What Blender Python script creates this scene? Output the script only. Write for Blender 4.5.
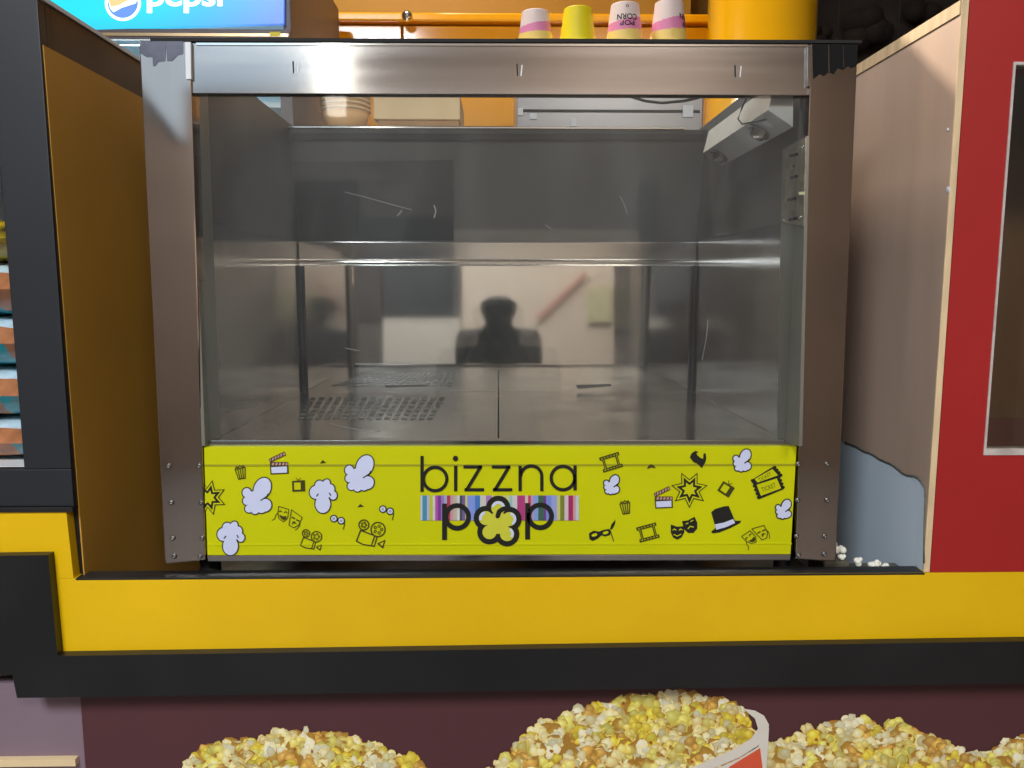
import bpy, bmesh, math, random
from mathutils import Vector, Matrix
from mathutils.geometry import tessellate_polygon

S = bpy.context.scene
for o in list(bpy.data.objects): bpy.data.objects.remove(o)
COL = S.collection

# ------------------------------------------------------------------ camera
EYE = 1.40
FPX = 769.0
cam_d = bpy.data.cameras.new('camera'); cam = bpy.data.objects.new('camera', cam_d); COL.objects.link(cam)
cam_d.sensor_width = 36.0; cam_d.lens = FPX/1024*36.0; cam_d.clip_start = 0.01
cam.location = (0, 0, EYE)
cam.rotation_euler = (math.radians(90-7.07), 0, math.radians(-1.0))
S.camera = cam
CR = cam.rotation_euler.to_matrix(); C0 = Vector(cam.location)

# ------------------------------------------------------------------ world, light, exposure
w = bpy.data.worlds.new('world'); S.world = w; w.use_nodes = True
w.node_tree.nodes['Background'].inputs[0].default_value = (0.80, 0.90, 1.0, 1)
w.node_tree.nodes['Background'].inputs[1].default_value = 0.05
S.view_settings.view_transform = 'Standard'; S.view_settings.look = 'None'
S.view_settings.exposure = 0.0; S.view_settings.gamma = 1.0; S.view_settings.use_curve_mapping = False

def area(name, loc, size, power, color, aim=None, sy=None, spread=180):
    l = bpy.data.lights.new(name, 'AREA'); l.energy = power; l.color = color; l.shape = 'RECTANGLE'
    l.size = size; l.size_y = sy or size; l.spread = math.radians(spread)
    o = bpy.data.objects.new(name, l); COL.objects.link(o); o.location = loc
    d = (Vector(aim)-Vector(loc)) if aim else Vector((0, 0, -1))
    o.rotation_euler = d.to_track_quat('-Z', 'Y').to_euler()
    return o
# ceiling fixtures of the hall (front) and of the shop (behind); their housings are built with the ceiling
CEIL = 3.60
HALL = [(-1.2, -1.8), (1.0, -2.4)]
area('hall_panel_lamp', (HALL[0][0], HALL[0][1], CEIL-0.07), 0.95, 182, (0.86, 0.93, 1.0), sy=0.95)
area('hall_panel_lamp', (HALL[1][0], HALL[1][1], CEIL-0.07), 0.95, 95, (1.0, 0.92, 0.84), sy=0.95)
SHOP = [(-0.5, 2.2), (1.5, 2.5)]
area('shop_panel_lamp', (SHOP[0][0], SHOP[0][1], CEIL-0.07), 0.5, 34, (1.0, 0.90, 0.78), sy=0.3)
SPOTS = [(-2.4, -2.9), (1.75, -2.9), (2.4, -2.9)]

# ------------------------------------------------------------------ pixel -> place
def ray(px, py):
    return (CR @ Vector(((px-512)/FPX, (384-py)/FPX, -1))).normalized()
def U(px, py, Y):                 # point where the pixel's ray meets the upright plane at distance Y
    d = ray(px, py); return C0 + d*(Y/d.y)
def V(px, py, X):                 # the same for a plane of constant X
    d = ray(px, py); return C0 + d*(X/d.x)
def H(px, py, Z):                 # the same for a level plane
    d = ray(px, py); return C0 + d*((Z-EYE)/d.z)

# ------------------------------------------------------------------ materials
MATS = {}
def mat(name, col, rough=0.6, metal=0.0, var=0.12, scale=12.0, bump=0.0, stretch=(1, 1, 1), emit=0.0, coat=0.0, aniso=0.0, rvar=0.0, col2=None, spec=0.5, sharp=False, dark=False):
    if name in MATS: return MATS[name]
    m = bpy.data.materials.new(name); m.use_nodes = True; nt = m.node_tree; n = nt.nodes; l = nt.links
    b = n['Principled BSDF']
    b.inputs['Roughness'].default_value = rough; b.inputs['Metallic'].default_value = metal
    b.inputs['Specular IOR Level'].default_value = spec
    if coat: b.inputs['Coat Weight'].default_value = coat; b.inputs['Coat Roughness'].default_value = 0.08
    if aniso: b.inputs['Anisotropic'].default_value = aniso
    tc = n.new('ShaderNodeTexCoord'); mp = n.new('ShaderNodeMapping'); mp.inputs['Scale'].default_value = stretch
    l.new(tc.outputs['Object'], mp.inputs[0])
    nz = n.new('ShaderNodeTexNoise'); nz.inputs['Scale'].default_value = scale; nz.inputs['Detail'].default_value = 5
    l.new(mp.outputs[0], nz.inputs['Vector'])
    rp = n.new('ShaderNodeValToRGB'); rp.color_ramp.elements[0].position = 0.3; rp.color_ramp.elements[1].position = 0.7
    if sharp: rp.color_ramp.elements[0].position = 0.52; rp.color_ramp.elements[1].position = 0.6
    c = Vector(col)
    a = c*(1-var); z = c*(1+var)
    if col2: a = c; z = Vector(col2)
    rp.color_ramp.elements[0].color = (a[0], a[1], a[2], 1); rp.color_ramp.elements[1].color = (min(z[0],1), min(z[1],1), min(z[2],1), 1)
    l.new(nz.outputs['Fac'], rp.inputs[0]); l.new(rp.outputs[0], b.inputs['Base Color'])
    if emit:
        l.new(rp.outputs[0], b.inputs['Emission Color']); b.inputs['Emission Strength'].default_value = emit
    if dark:
        for k in list(b.inputs['Base Color'].links): l.remove(k)
        b.inputs['Base Color'].default_value = (0.03, 0.03, 0.03, 1)
    if bump:
        bp = n.new('ShaderNodeBump'); bp.inputs['Strength'].default_value = bump; bp.inputs['Distance'].default_value = 0.004
        l.new(nz.outputs['Fac'], bp.inputs['Height']); l.new(bp.outputs[0], b.inputs['Normal'])
    if rvar:
        mr = n.new('ShaderNodeMapRange'); mr.inputs[1].default_value = 0.3; mr.inputs[2].default_value = 0.7
        mr.inputs[3].default_value = rough-rvar; mr.inputs[4].default_value = rough+rvar
        l.new(nz.outputs['Fac'], mr.inputs[0]); l.new(mr.outputs[0], b.inputs['Roughness'])
    MATS[name] = m
    return m

def glass_mat(name, haze=0.05, tint=(0.96, 0.98, 0.97), dust=(0.6, 0.62, 0.62)):
    if name in MATS: return MATS[name]
    m = bpy.data.materials.new(name); m.use_nodes = True; nt = m.node_tree; n = nt.nodes; l = nt.links
    n.remove(n['Principled BSDF']); out = n['Material Output']
    tr = n.new('ShaderNodeBsdfTransparent'); tr.inputs[0].default_value = (*tint, 1)
    gl = n.new('ShaderNodeBsdfGlossy'); gl.inputs['Roughness'].default_value = 0.03
    df = n.new('ShaderNodeBsdfDiffuse'); df.inputs[0].default_value = (*dust, 1)
    fr = n.new('ShaderNodeFresnel'); fr.inputs[0].default_value = 1.45
    mx = n.new('ShaderNodeMixShader'); l.new(fr.outputs[0], mx.inputs[0]); l.new(tr.outputs[0], mx.inputs[1]); l.new(gl.outputs[0], mx.inputs[2])
    tc = n.new('ShaderNodeTexCoord'); mp = n.new('ShaderNodeMapping'); mp.inputs['Scale'].default_value = (1, 1, 0.35); mp.inputs['Rotation'].default_value = (0, 0.35, 0)
    l.new(tc.outputs['Object'], mp.inputs[0])
    nz = n.new('ShaderNodeTexNoise'); nz.inputs['Scale'].default_value = 7; nz.inputs['Detail'].default_value = 9; nz.inputs['Distortion'].default_value = 1.2
    l.new(mp.outputs[0], nz.inputs['Vector'])
    mr = n.new('ShaderNodeMapRange'); mr.inputs[1].default_value = 0.35; mr.inputs[2].default_value = 0.75; mr.inputs[3].default_value = haze*0.55; mr.inputs[4].default_value = haze*1.8
    l.new(nz.outputs['Fac'], mr.inputs[0])
    m2 = n.new('ShaderNodeMixShader'); l.new(mr.outputs[0], m2.inputs[0]); l.new(mx.outputs[0], m2.inputs[1]); l.new(df.outputs[0], m2.inputs[2])
    l.new(m2.outputs[0], out.inputs[0])
    MATS[name] = m
    return m

def attr_mat(name, rough=0.5):
    m = bpy.data.materials.new(name); m.use_nodes = True; n = m.node_tree.nodes
    a = n.new('ShaderNodeAttribute'); a.attribute_name = 'ink'
    b = n['Principled BSDF']; b.inputs['Roughness'].default_value = rough
    m.node_tree.links.new(a.outputs['Color'], b.inputs['Base Color'])
    return m

def srgb(r, g, b):
    f = lambda c: (c/255/12.92) if c/255 <= 0.04045 else ((c/255+0.055)/1.055)**2.4
    return (f(r), f(g), f(b))

# ------------------------------------------------------------------ object helpers
ORG = {}
def tag(o, label=None, cat=None, group=None, kind=None):
    if label: o['label'] = label
    if cat: o['category'] = cat
    if group: o['group'] = group
    if kind: o['kind'] = kind
    return o
def empty(name, loc, label, cat, group=None, kind=None):
    o = bpy.data.objects.new(name, None); COL.objects.link(o); o.location = loc; o.empty_display_size = 0.05
    ORG[o] = Vector(loc)
    return tag(o, label, cat, group, kind)
def mk(name, verts, faces, mats, parent=None, fmat=None, smooth=False, origin=None):
    verts = [Vector(v) for v in verts]
    if origin is None:
        lo = Vector([min(v[i] for v in verts) for i in range(3)]); hi = Vector([max(v[i] for v in verts) for i in range(3)])
        origin = Vector(((lo.x+hi.x)/2, (lo.y+hi.y)/2, lo.z))
    me = bpy.data.meshes.new(name); me.from_pydata([tuple(v-origin) for v in verts], [], faces)
    if not isinstance(mats, (list, tuple)): mats = [mats]
    for m in mats: me.materials.append(m)
    if fmat:
        for p, i in zip(me.polygons, fmat): p.material_index = i
    bm = bmesh.new(); bm.from_mesh(me); bmesh.ops.recalc_face_normals(bm, faces=bm.faces); bm.to_mesh(me); bm.free()
    if smooth:
        for p in me.polygons: p.use_smooth = True
    o = bpy.data.objects.new(name, me); COL.objects.link(o)
    ORG[o] = origin
    if parent is not None:
        o.parent = parent; o.location = origin-ORG[parent]
    else: o.location = origin
    return o
def dup(o, origin, parent=None, label=None):
    c = o.copy(); COL.objects.link(c); ORG[c] = Vector(origin)
    if parent is not None: c.parent = parent; c.location = ORG[c]-ORG[parent]
    else: c.location = origin
    if label: c['label'] = label
    return c
def bevel(o, wdt=0.002, seg=2):
    bm = bmesh.new(); bm.from_mesh(o.data)
    bmesh.ops.bevel(bm, geom=[e for e in bm.edges if len(e.link_faces) == 2 and e.calc_face_angle(0) > 0.5], offset=wdt, segments=seg, affect='EDGES', profile=0.6, clamp_overlap=True)
    bm.to_mesh(o.data); bm.free(); return o
def box(name, a, b, m, parent=None, bev=0.0):
    x0, x1 = sorted((a[0], b[0])); y0, y1 = sorted((a[1], b[1])); z0, z1 = sorted((a[2], b[2]))
    v = [(x0,y0,z0),(x1,y0,z0),(x1,y1,z0),(x0,y1,z0),(x0,y0,z1),(x1,y0,z1),(x1,y1,z1),(x0,y1,z1)]
    f = [(0,1,2,3),(4,5,6,7),(0,1,5,4),(1,2,6,5),(2,3,7,6),(3,0,4,7)]
    o = mk(name, v, f, m, parent)
    if bev: bevel(o, bev)
    return o
def tess(pts2):
    return tessellate_polygon([[Vector((p[0], p[1], 0)) for p in pts2]])
def prism(name, pts3, vec, m, parent=None, flat2=None, bev=0.0):
    """polygon (3-D points, may be concave) pushed along vec"""
    n = len(pts3); vec = Vector(vec)
    p2 = flat2 or [(p[0], p[2]) for p in pts3]
    v = [Vector(p) for p in pts3]+[Vector(p)+vec for p in pts3]
    f = [(i, (i+1) % n, (i+1) % n+n, i+n) for i in range(n)]
    f += [tuple(range(n)), tuple(range(n, 2*n))] if n <= 4 else [tuple(t) for t in tess(p2)]+[tuple(i+n for i in t) for t in tess(p2)]
    o = mk(name, v, f, m, parent)
    if bev and n <= 4: bevel(o, bev)
    return o
def plate(name, pix, Y, th, m, parent=None, bev=0.0):
    """board whose front face is outlined by pixels on the upright plane Y, th thick towards the back"""
    return prism(name, [U(x, y, Y) for x, y in pix], (0, th, 0), m, parent, flat2=[(x, -y) for x, y in pix], bev=bev)
def lathe(name, prof, loc, m, parent=None, n=32, fm=None, axis=None, smooth=True):
    v = []; f = []; fi = []
    R = axis.to_track_quat('Z', 'Y').to_matrix() if axis is not None else Matrix.Identity(3)
    for r, z in prof:
        for k in range(n):
            t = 2*math.pi*k/n; v.append(Vector(loc)+R @ Vector((r*math.cos(t), r*math.sin(t), z)))
    for i in range(len(prof)-1):
        for k in range(n):
            f.append((i*n+k, i*n+(k+1) % n, (i+1)*n+(k+1) % n, (i+1)*n+k)); fi.append(fm[i] if fm else 0)
    if prof[0][0] > 1e-6: f.append(tuple(range(n))); fi.append(fm[0] if fm else 0)
    if prof[-1][0] > 1e-6: f.append(tuple(range((len(prof)-1)*n, len(prof)*n))); fi.append(fm[-1] if fm else 0)
    return mk(name, v, f, m, parent, fmat=fi, smooth=smooth, origin=Vector(loc))
def tube(name, pts, r, m, parent=None, n=8):
    pts = [Vector(p) for p in pts]; v = []; f = []
    for i, p in enumerate(pts):
        d = (pts[min(i+1, len(pts)-1)]-pts[max(i-1, 0)]).normalized()
        a = d.orthogonal().normalized() if abs(d.z) > 0.99 else d.cross(Vector((0, 0, 1))).normalized(); b = d.cross(a)
        for k in range(n):
            t = 2*math.pi*k/n; v.append(p+a*r*math.cos(t)+b*r*math.sin(t))
    for i in range(len(pts)-1):
        for k in range(n): f.append((i*n+k, i*n+(k+1) % n, (i+1)*n+(k+1) % n, (i+1)*n+k))
    f += [tuple(range(n)), tuple(range(len(v)-n, len(v)))]
    return mk(name, v, f, m, parent, smooth=True)

class Art:
    """flat print on a surface: layered polygons given in photograph pixels, mapped onto the surface"""
    def __init__(s, fmap, step): s.map = fmap; s.step = Vector(step); s.v = []; s.f = []; s.m = []; s.mats = []; s.n = {}
    def mi(s, m):
        if m not in s.mats: s.mats.append(m)
        return s.mats.index(m)
    def poly(s, pts, m, layer=0):
        b = len(s.v); i = s.mi(m); s.n[layer] = s.n.get(layer, 0)+1; jt = min(0.8, 0.05*s.n[layer])
        s.v += [s.map(x, y)+s.step*(layer+1+jt) for x, y in pts]
        for t in ([tuple(range(len(pts)))] if len(pts) == 3 else tess(pts)): s.f.append(tuple(b+k for k in t)); s.m.append(i)
    def ell(s, cx, cy, rx, ry, m, layer=0, rot=0, n=20):
        c, q = math.cos(math.radians(rot)), math.sin(math.radians(rot))
        s.poly([(cx+rx*math.cos(t)*c-ry*math.sin(t)*q, cy+rx*math.cos(t)*q+ry*math.sin(t)*c) for t in [2*math.pi*k/n for k in range(n)]], m, layer)
    def line(s, pts, wd, m, layer=0, closed=False, cap=True):
        q = list(pts)+([pts[0]] if closed else [])
        for (x0, y0), (x1, y1) in zip(q, q[1:]):
            L = math.hypot(x1-x0, y1-y0) or 1; nx, ny = -(y1-y0)/L*wd/2, (x1-x0)/L*wd/2
            s.poly([(x0+nx, y0+ny), (x1+nx, y1+ny), (x1-nx, y1-ny), (x0-nx, y0-ny)], m, layer)
        if cap:
            for k, (x, y) in enumerate(q):
                if closed or 0 < k < len(q)-1 or cap == 2: s.ell(x, y, wd/2, wd/2, m, layer, n=8)
    def ring(s, cx, cy, r, wd, m, layer=0, a0=0, a1=360, n=36, ry=None):
        ry = ry or r
        for k in range(n):
            t0, t1 = [math.radians(a0+(a1-a0)*j/n) for j in (k, k+1)]
            s.poly([(cx+(r+e)*math.cos(t), cy+(ry+e)*math.sin(t)) for e, t in ((-wd/2, t0), (wd/2, t0), (wd/2, t1), (-wd/2, t1))], m, layer)
    def text(s, txt, m, x0, x1, ybase, hgt, layer=0, rot=0, fat=0.0, flip=False):
        cu = bpy.data.curves.new('t', 'FONT'); cu.body = txt; cu.offset = fat; cu.resolution_u = 4
        ob = bpy.data.objects.new('t', cu); COL.objects.link(ob); bpy.context.view_layer.update()
        me = ob.evaluated_get(bpy.context.evaluated_depsgraph_get()).to_mesh()
        xs = [v.co.x for v in me.vertices]; lo, hi = min(xs), max(xs)
        ca, sa = math.cos(math.radians(rot)), math.sin(math.radians(rot)); b = len(s.v); i = s.mi(m)
        for v in me.vertices:
            dx = (v.co.x-lo)/(hi-lo)*(x1-x0); dy = -v.co.y*hgt/0.7
            if flip: dx, dy = (x1-x0)-dx, -dy
            s.v.append(s.map(x0+dx*ca-dy*sa, ybase+dx*sa+dy*ca)+s.step*(layer+1))
        for p in me.polygons: s.f.append(tuple(b+k for k in p.vertices)); s.m.append(i)
        bpy.data.objects.remove(ob); bpy.data.curves.remove(cu)
    def build(s, name, parent=None): return mk(name, s.v, s.f, s.mats, parent, fmat=s.m)

def struct(o): o['kind'] = 'structure'; return o

# ------------------------------------------------------------------ shared measures
YF = 1.15                                   # front of counter, column and partition
YC = 1.18                                   # front of the glass cabinet
YB = 1.82                                   # back wall of the cabinet
ZC = U(300, 577, YF).z                      # counter surface
ZLOW = ZC-0.16                              # the top is sunk behind the raised front edge
XL = U(57, 275, YF).x                       # left side of the niche
XR = U(945, 280, YF).x                      # right side of the niche
ZT = U(36, -7, YF).z                        # top of column and partition
ZI = U(500, 444, YC+0.01).z                 # floor inside the cabinet
WI = 0.461                                  # half width inside the cabinet

M_black = mat('black_paint', srgb(25, 25, 26), 0.42, var=0.15, scale=6, rvar=0.08)
M_slate = mat('slate_black_laminate', srgb(35, 37, 42), 0.45, var=0.1, scale=5)
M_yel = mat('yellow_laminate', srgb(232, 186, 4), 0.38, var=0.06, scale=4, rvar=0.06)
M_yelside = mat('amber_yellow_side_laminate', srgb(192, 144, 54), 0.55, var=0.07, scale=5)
M_red = mat('red_paint', srgb(166, 32, 31), 0.5, var=0.05, scale=4)
M_ply = mat('raw_plywood', srgb(196, 152, 112), 0.7, var=0.14, scale=9, stretch=(1, 1, 0.12), bump=0.1)
M_plyedge = mat('plywood_edge', srgb(222, 196, 156), 0.75, var=0.18, scale=60, stretch=(1, 1, 0.2), bump=0.2)
M_film = mat('brown_grey_laminate_film', srgb(200, 172, 152), 0.42, var=0.16, scale=7, stretch=(1, 1, 0.15))
M_bluewhite = mat('pale_blue_white_board', srgb(226, 240, 255), 0.45, var=0.06, scale=5, stretch=(1, 1, 0.3))
M_lav = mat('lavender_grey_wall', srgb(128, 108, 118), 0.7, var=0.08, scale=4)
M_maroon = mat('maroon_poster_ink', srgb(84, 47, 51), 0.5, var=0.06, scale=5)
M_steel = mat('brushed_steel', (0.44, 0.42, 0.405), 0.14, metal=1.0, var=0.08, scale=30, stretch=(0.05, 1, 1), rvar=0.05)
M_post = mat('film_covered_steel', (0.44, 0.38, 0.34), 0.07, metal=1.0, var=0.10, scale=14, stretch=(1, 1, 0.06), rvar=0.025)
M_mirror = mat('polished_steel', (0.62, 0.60, 0.58), 0.045, metal=1.0, var=0.06, scale=5, rvar=0.02)
M_floorst = mat('worn_floor_steel', (0.42, 0.41, 0.40), 0.2, metal=1.0, var=0.1, scale=8, rvar=0.06)
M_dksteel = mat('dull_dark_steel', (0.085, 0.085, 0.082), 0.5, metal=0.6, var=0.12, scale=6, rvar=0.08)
M_dk2 = mat('dark_plate_face', (0.035, 0.035, 0.034), 0.5, metal=0.3, var=0.2, scale=8)
M_gap = mat('shadow_gap_black', (0.012, 0.012, 0.012), 0.8, var=0.1)
M_white = mat('white_plastic', srgb(225, 228, 232), 0.5, var=0.04)
M_chrome = mat('chrome', (0.8, 0.8, 0.78), 0.12, metal=1.0, var=0.03)
M_tile = mat('grey_green_stone', srgb(92, 88, 76), 0.4, var=0.3, scale=22, bump=0.1)
M_cream = mat('cream_card', srgb(232, 205, 160), 0.7, var=0.05)
M_glass = glass_mat('smudged_glass', 0.026)
M_glass2 = glass_mat('clear_case_glass', 0.012)

# ------------------------------------------------------------------ the hall: floor, ceiling, walls
M_floor = mat('grey_floor_tile', (0.16, 0.15, 0.145), 0.35, var=0.1, scale=3)
M_ceil = mat('dull_ceiling_paint', (0.46, 0.43, 0.40), 0.8, var=0.05, scale=3)
M_wally = mat('amber_wall_paint', srgb(190, 140, 46), 0.55, var=0.05, scale=3)
M_wallh = mat('taupe_hall_wall', (0.25, 0.20, 0.165), 0.7, var=0.1, scale=2)
M_walld = mat('dark_brown_wall', (0.022, 0.014, 0.011), 0.7, var=0.6, scale=5, bump=0.3)
struct(box('floor', (-4, -3.5, -0.1), (4, 3.5, 0), M_floor))
struct(box('ceiling', (-4, -3.5, CEIL), (4, 3.5, CEIL+0.1), M_ceil))
struct(box('wall_left', (-4.1, -3.5, 0), (-4, 3.5, CEIL), M_wallh))
struct(box('wall_right', (4, -3.5, 0), (4.1, 3.5, CEIL), M_wallh))
struct(box('wall_back', (-4, 3.5, 0), (4, 3.6, CEIL), M_wally))
struct(box('wall_front', (-4, -3.6, 0), (4, -3.5, CEIL), M_wallh))
XD = U(812, 20, 3.3).x
struct(box('wall_dark', (XD, 3.28, 0), (4, 3.4, CEIL), M_walld))

M_lit = mat('lit_diffuser', (1, 0.98, 0.95), 0.5, var=0.01, emit=5.0)
for i, ((x, y), h, lb) in enumerate([(HALL[0], (0.5, 0.5), 'square ceiling light in the hall, left one'), (HALL[1], (0.5, 0.5), 'square ceiling light in the hall, right one'), (SHOP[0], (0.28, 0.18), 'ceiling light inside the shop over the yellow cupboard')]):
    e = empty('ceiling_light', (x, y, CEIL), lb, 'ceiling light', 'ceiling panel lights')
    for sx, sy, ax, ay in ((-1, 0, 0.02, h[1]+0.02), (1, 0, 0.02, h[1]+0.02), (0, -1, h[0], 0.02), (0, 1, h[0], 0.02)):
        box('frame', (x+sx*h[0]-ax, y+sy*h[1]-ay, CEIL-0.08), (x+sx*h[0]+ax, y+sy*h[1]+ay, CEIL), M_white, e)
for i, (x, y) in enumerate(SPOTS):
    e = empty('downlight', (x, y, CEIL), ['round ceiling downlight at far left of the hall', 'round ceiling downlight at far right, inner one', 'round ceiling downlight at far right, outer one'][i], 'downlight', 'round downlights in the hall')
    lathe('rim', [(0.055, 0), (0.085, 0), (0.085, -0.03), (0.055, -0.03), (0.055, 0)], (x, y, CEIL), M_white, e)
    lathe('lens', [(0.001, -0.02), (0.054, -0.02)], (x, y, CEIL), mat('lit_lens', (1, 0.93, 0.82), 0.5, var=0.01, emit=40.0), e)

e = empty('tube_lamp', (-0.685, -1.0, CEIL), 'upright tube lamp hanging in the hall, mirrored in the steel bar', 'lamp')
lathe('tube', [(0.001, 2.12), (0.04, 2.13), (0.045, 2.2), (0.045, 2.7), (0.04, 2.76), (0.001, 2.77)], (-0.685, -1.0, 0), mat('lit_tube', (1, 0.96, 0.88), 0.5, var=0.01, emit=9.0), e, n=20)
tube('cord', [(-0.685, -1.0, 2.77), (-0.685, -1.0, CEIL)], 0.004, M_gap, e)
lathe('ceiling_cup', [(0.05, 0), (0.05, -0.02), (0.01, -0.04)], (-0.685, -1.0, CEIL), M_white, e, n=16)
# ------------------------------------------------------------------ what the polished back wall mirrors: the other side of the hall
YW = -3.42
TILT = math.radians(0.0)
NM = Vector((0, -math.cos(TILT), math.sin(TILT)))       # normal of the polished wall, leaning back a little
PM = Vector((0, YB-0.006, 1.2))
def Mir(px, py, Yw=YW):
    d = ray(px, py); t = (PM-C0).dot(NM)/d.dot(NM); p = C0+d*t; r = d-2*d.dot(NM)*NM
    return p+r*((Yw-p.y)/r.y)
def mirplate(name, pix, m, lb, cat, Yw=YW, th=0.03):
    pts = [Mir(x, y, Yw) for x, y in pix]
    return tag(prism(name, pts, (0, -th, 0), m), lb, cat)
mirplate('wall_panel', [(462, 240), (614, 240), (614, 380), (462, 380)], mat('cream_hall_panel', srgb(212, 192, 176), 0.6, var=0.05, scale=2), 'cream wall panel across the hall, mirrored in the polished steel', 'wall panel')
mirplate('tiled_board', [(383, 318), (460, 318), (460, 380), (383, 380)], mat('white_hall_tile', srgb(208, 194, 184), 0.5, var=0.05, scale=2), 'white board across the hall beside the cream panel', 'wall panel')
mirplate('shop_shutter', [(383, 230), (460, 230), (460, 317), (383, 317)], mat('dark_shutter', (0.05, 0.05, 0.055), 0.5, var=0.2, scale=3), 'dark shutter across the hall above the white board', 'shutter')
mirplate('dark_pillar', [(330, 200), (382, 200), (382, 380), (330, 380)], mat('dark_pillar_paint', (0.06, 0.045, 0.04), 0.5, var=0.2, scale=3), 'dark pillar across the hall at the left of the shutter', 'pillar', th=0.06)
mirplate('slim_dark_post', [(614, 200), (630, 200), (630, 380), (614, 380)], mat('dark_pillar_paint', (0.06, 0.045, 0.04)), 'slim dark post across the hall right of the cream panel', 'post', th=0.06)
mirplate('red_sash', [(536, 318), (585, 272), (587, 274), (538, 320)], mat('red_sash_cloth', srgb(190, 110, 98), 0.6), 'red diagonal sash across the cream hall panel', 'sash', Yw=-3.38, th=0.02)
mirplate('pale_yellow_notice', [(588, 290), (611, 285), (611, 322), (588, 322)], mat('pale_yellow_paper', srgb(196, 186, 148), 0.6), 'pale yellow notice on the cream hall panel', 'notice', Yw=-3.39, th=0.015)
# lit shop fascia high on that wall: seen in the steel bar and the left post
fx = [(-3.08, 3.50), (-0.95, 3.50), (-1.15, 2.84), (-2.27, 2.84), (-2.29, 2.47)]
fas = prism('lit_fascia', [(x, -3.42, z) for x, z in fx], (0, -0.06, 0), mat('lit_fascia_face', (0.60, 0.80, 1.0), 0.5, var=0.02, emit=1.35, dark=True))
tag(fas, 'pale blue lit shop fascia across the hall, high on the wall', 'lit sign')

# ------------------------------------------------------------------ counter
ctr = empty('counter', (0.3, YF+0.3, 0), 'yellow and black shop counter under the glass cabinet', 'counter')
ct = empty('sunken_countertop', (0, 1.5, ZLOW-0.03), 'dark stone countertop sunk behind the yellow counter front', 'countertop')
box('slab', (XL-0.7, 1.2115, ZLOW-0.03), (XR+0.55, 1.99, ZLOW), M_tile, ct)
box('slab_support', (XL-0.6, 1.25, 0), (XR+0.5, 1.95, ZLOW-0.031), M_lav, ct)
box('edge_strip', (XL-0.005, YF-0.0005, ZC-0.003), (XR+0.0, YF+0.03, ZC+0.0005), M_black, ctr, 0.001)
plate('fascia_board', [(52, 578.5), (1100, 571.5), (1100, 668), (52, 670)], YF, 0.02, M_yel, ctr)
plate('step_board', [(-120, 510), (66, 510), (73.5, 578), (-120, 578.6)], YF, 0.02, M_yel, ctr)
plate('frame', [(-12, 556), (48, 555), (57.5, 656), (1110, 640), (1110, 682), (17, 698)], YF-0.016, 0.04, M_black, ctr)
zb = U(500, 690, YF-0.04).z
box('base_board', (-1.5, 1.19, 0), (1.9, 1.21, ZLOW-0.031), M_lav, ctr)
box('plinth_strip', (-1.5, 1.18, U(40, 763, 1.19).z), (U(80, 760, 1.19).x-0.002, 1.19, U(40, 756, 1.19).z), M_cream, ctr)

box('upstand', (XL-0.7, YF+0.0205, zb), (XR+0.55, YF+0.029, ZC-0.0035), M_black, ctr)
tag(box('stone_block', (0.535, 1.213, ZLOW+0.0005), (0.578, 1.275, ZC-0.004), M_tile, None, 0.002), 'small grey stone block beside the cabinet foot, popcorn on top', 'block')
tag(box('stone_ledge', (0.580, 1.1815, ZC-0.05), (XR-0.006, YC+0.05, ZC-0.012), M_tile, None, 0.002), 'narrow grey ledge just behind the counter edge, beside the pale board', 'ledge')
tag(box('ledge_block', (0.582, 1.2135, ZLOW+0.0005), (XR-0.008, YC+0.049, ZC-0.0505), M_tile, None, 0.002), 'grey block under the narrow ledge beside the pale board', 'block')

# ------------------------------------------------------------------ left column: black display stand with yellow inner side
lc = empty('display_column', (XL-0.3, 1.5, ZC), 'black snack display column with amber yellow inner side', 'display stand')
ZS = U(40, 509, YF).z
box('side_panel', (XL-0.018, YF+0.031, ZLOW+0.001), (XL, 1.99, ZT-0.006), M_black, lc)
box('side_front_edge', (XL-0.018, YF+0.0185, ZC+0.001), (XL, YF+0.0305, ZT-0.006), M_black, lc)
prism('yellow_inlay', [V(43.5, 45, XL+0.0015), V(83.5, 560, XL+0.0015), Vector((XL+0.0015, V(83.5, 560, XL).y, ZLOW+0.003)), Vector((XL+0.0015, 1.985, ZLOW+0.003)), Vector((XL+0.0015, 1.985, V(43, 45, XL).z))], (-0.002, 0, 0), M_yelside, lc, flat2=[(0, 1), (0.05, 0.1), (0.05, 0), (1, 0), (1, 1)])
box('lit_edge_strip', (XL-0.02, YF-0.002, ZT-0.006), (XL+0.003, 1.99, ZT), M_white, lc)  # white colour stands in for light on the top edge
xo = U(15, 355, YF).x; zo0 = U(20, 469, YF).z
XLL = XL-0.62
box('front_stile', (xo, YF, zo0), (XL, YF+0.018, ZT-0.006), M_slate, lc, 0.0015)
box('front_rail', (XLL, YF, ZS+0.004), (XL, YF+0.018, zo0-0.0005), M_slate, lc, 0.0015)
box('front_rail', (XLL, YF, ZT-0.22), (xo-0.001, YF+0.018, ZT-0.006), M_slate, lc, 0.0015)
box('front_stile', (XLL, YF, zo0), (XLL+0.08, YF+0.018, ZT-0.221), M_slate, lc, 0.0015)
box('ledge', (XLL, YF-0.004, ZS-0.004), (XL, YF+0.05, ZS+0.0035), M_black, lc, 0.001)
box('shelf', (XLL, YF+0.019, zo0-0.018), (XL-0.019, 1.75, zo0), M_white, lc)
box('back_board', (XLL, 1.75, ZLOW+0.001), (XL-0.019, 1.768, ZT-0.006), M_white, lc)
box('outer_side', (XLL-0.018, YF+0.031, ZLOW+0.001), (XLL-0.0005, 1.768, ZT-0.006), M_black, lc)
box('top_board', (XLL-0.018, YF, ZT-0.0055), (XL-0.021, 1.768, ZT), M_black, lc)

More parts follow.
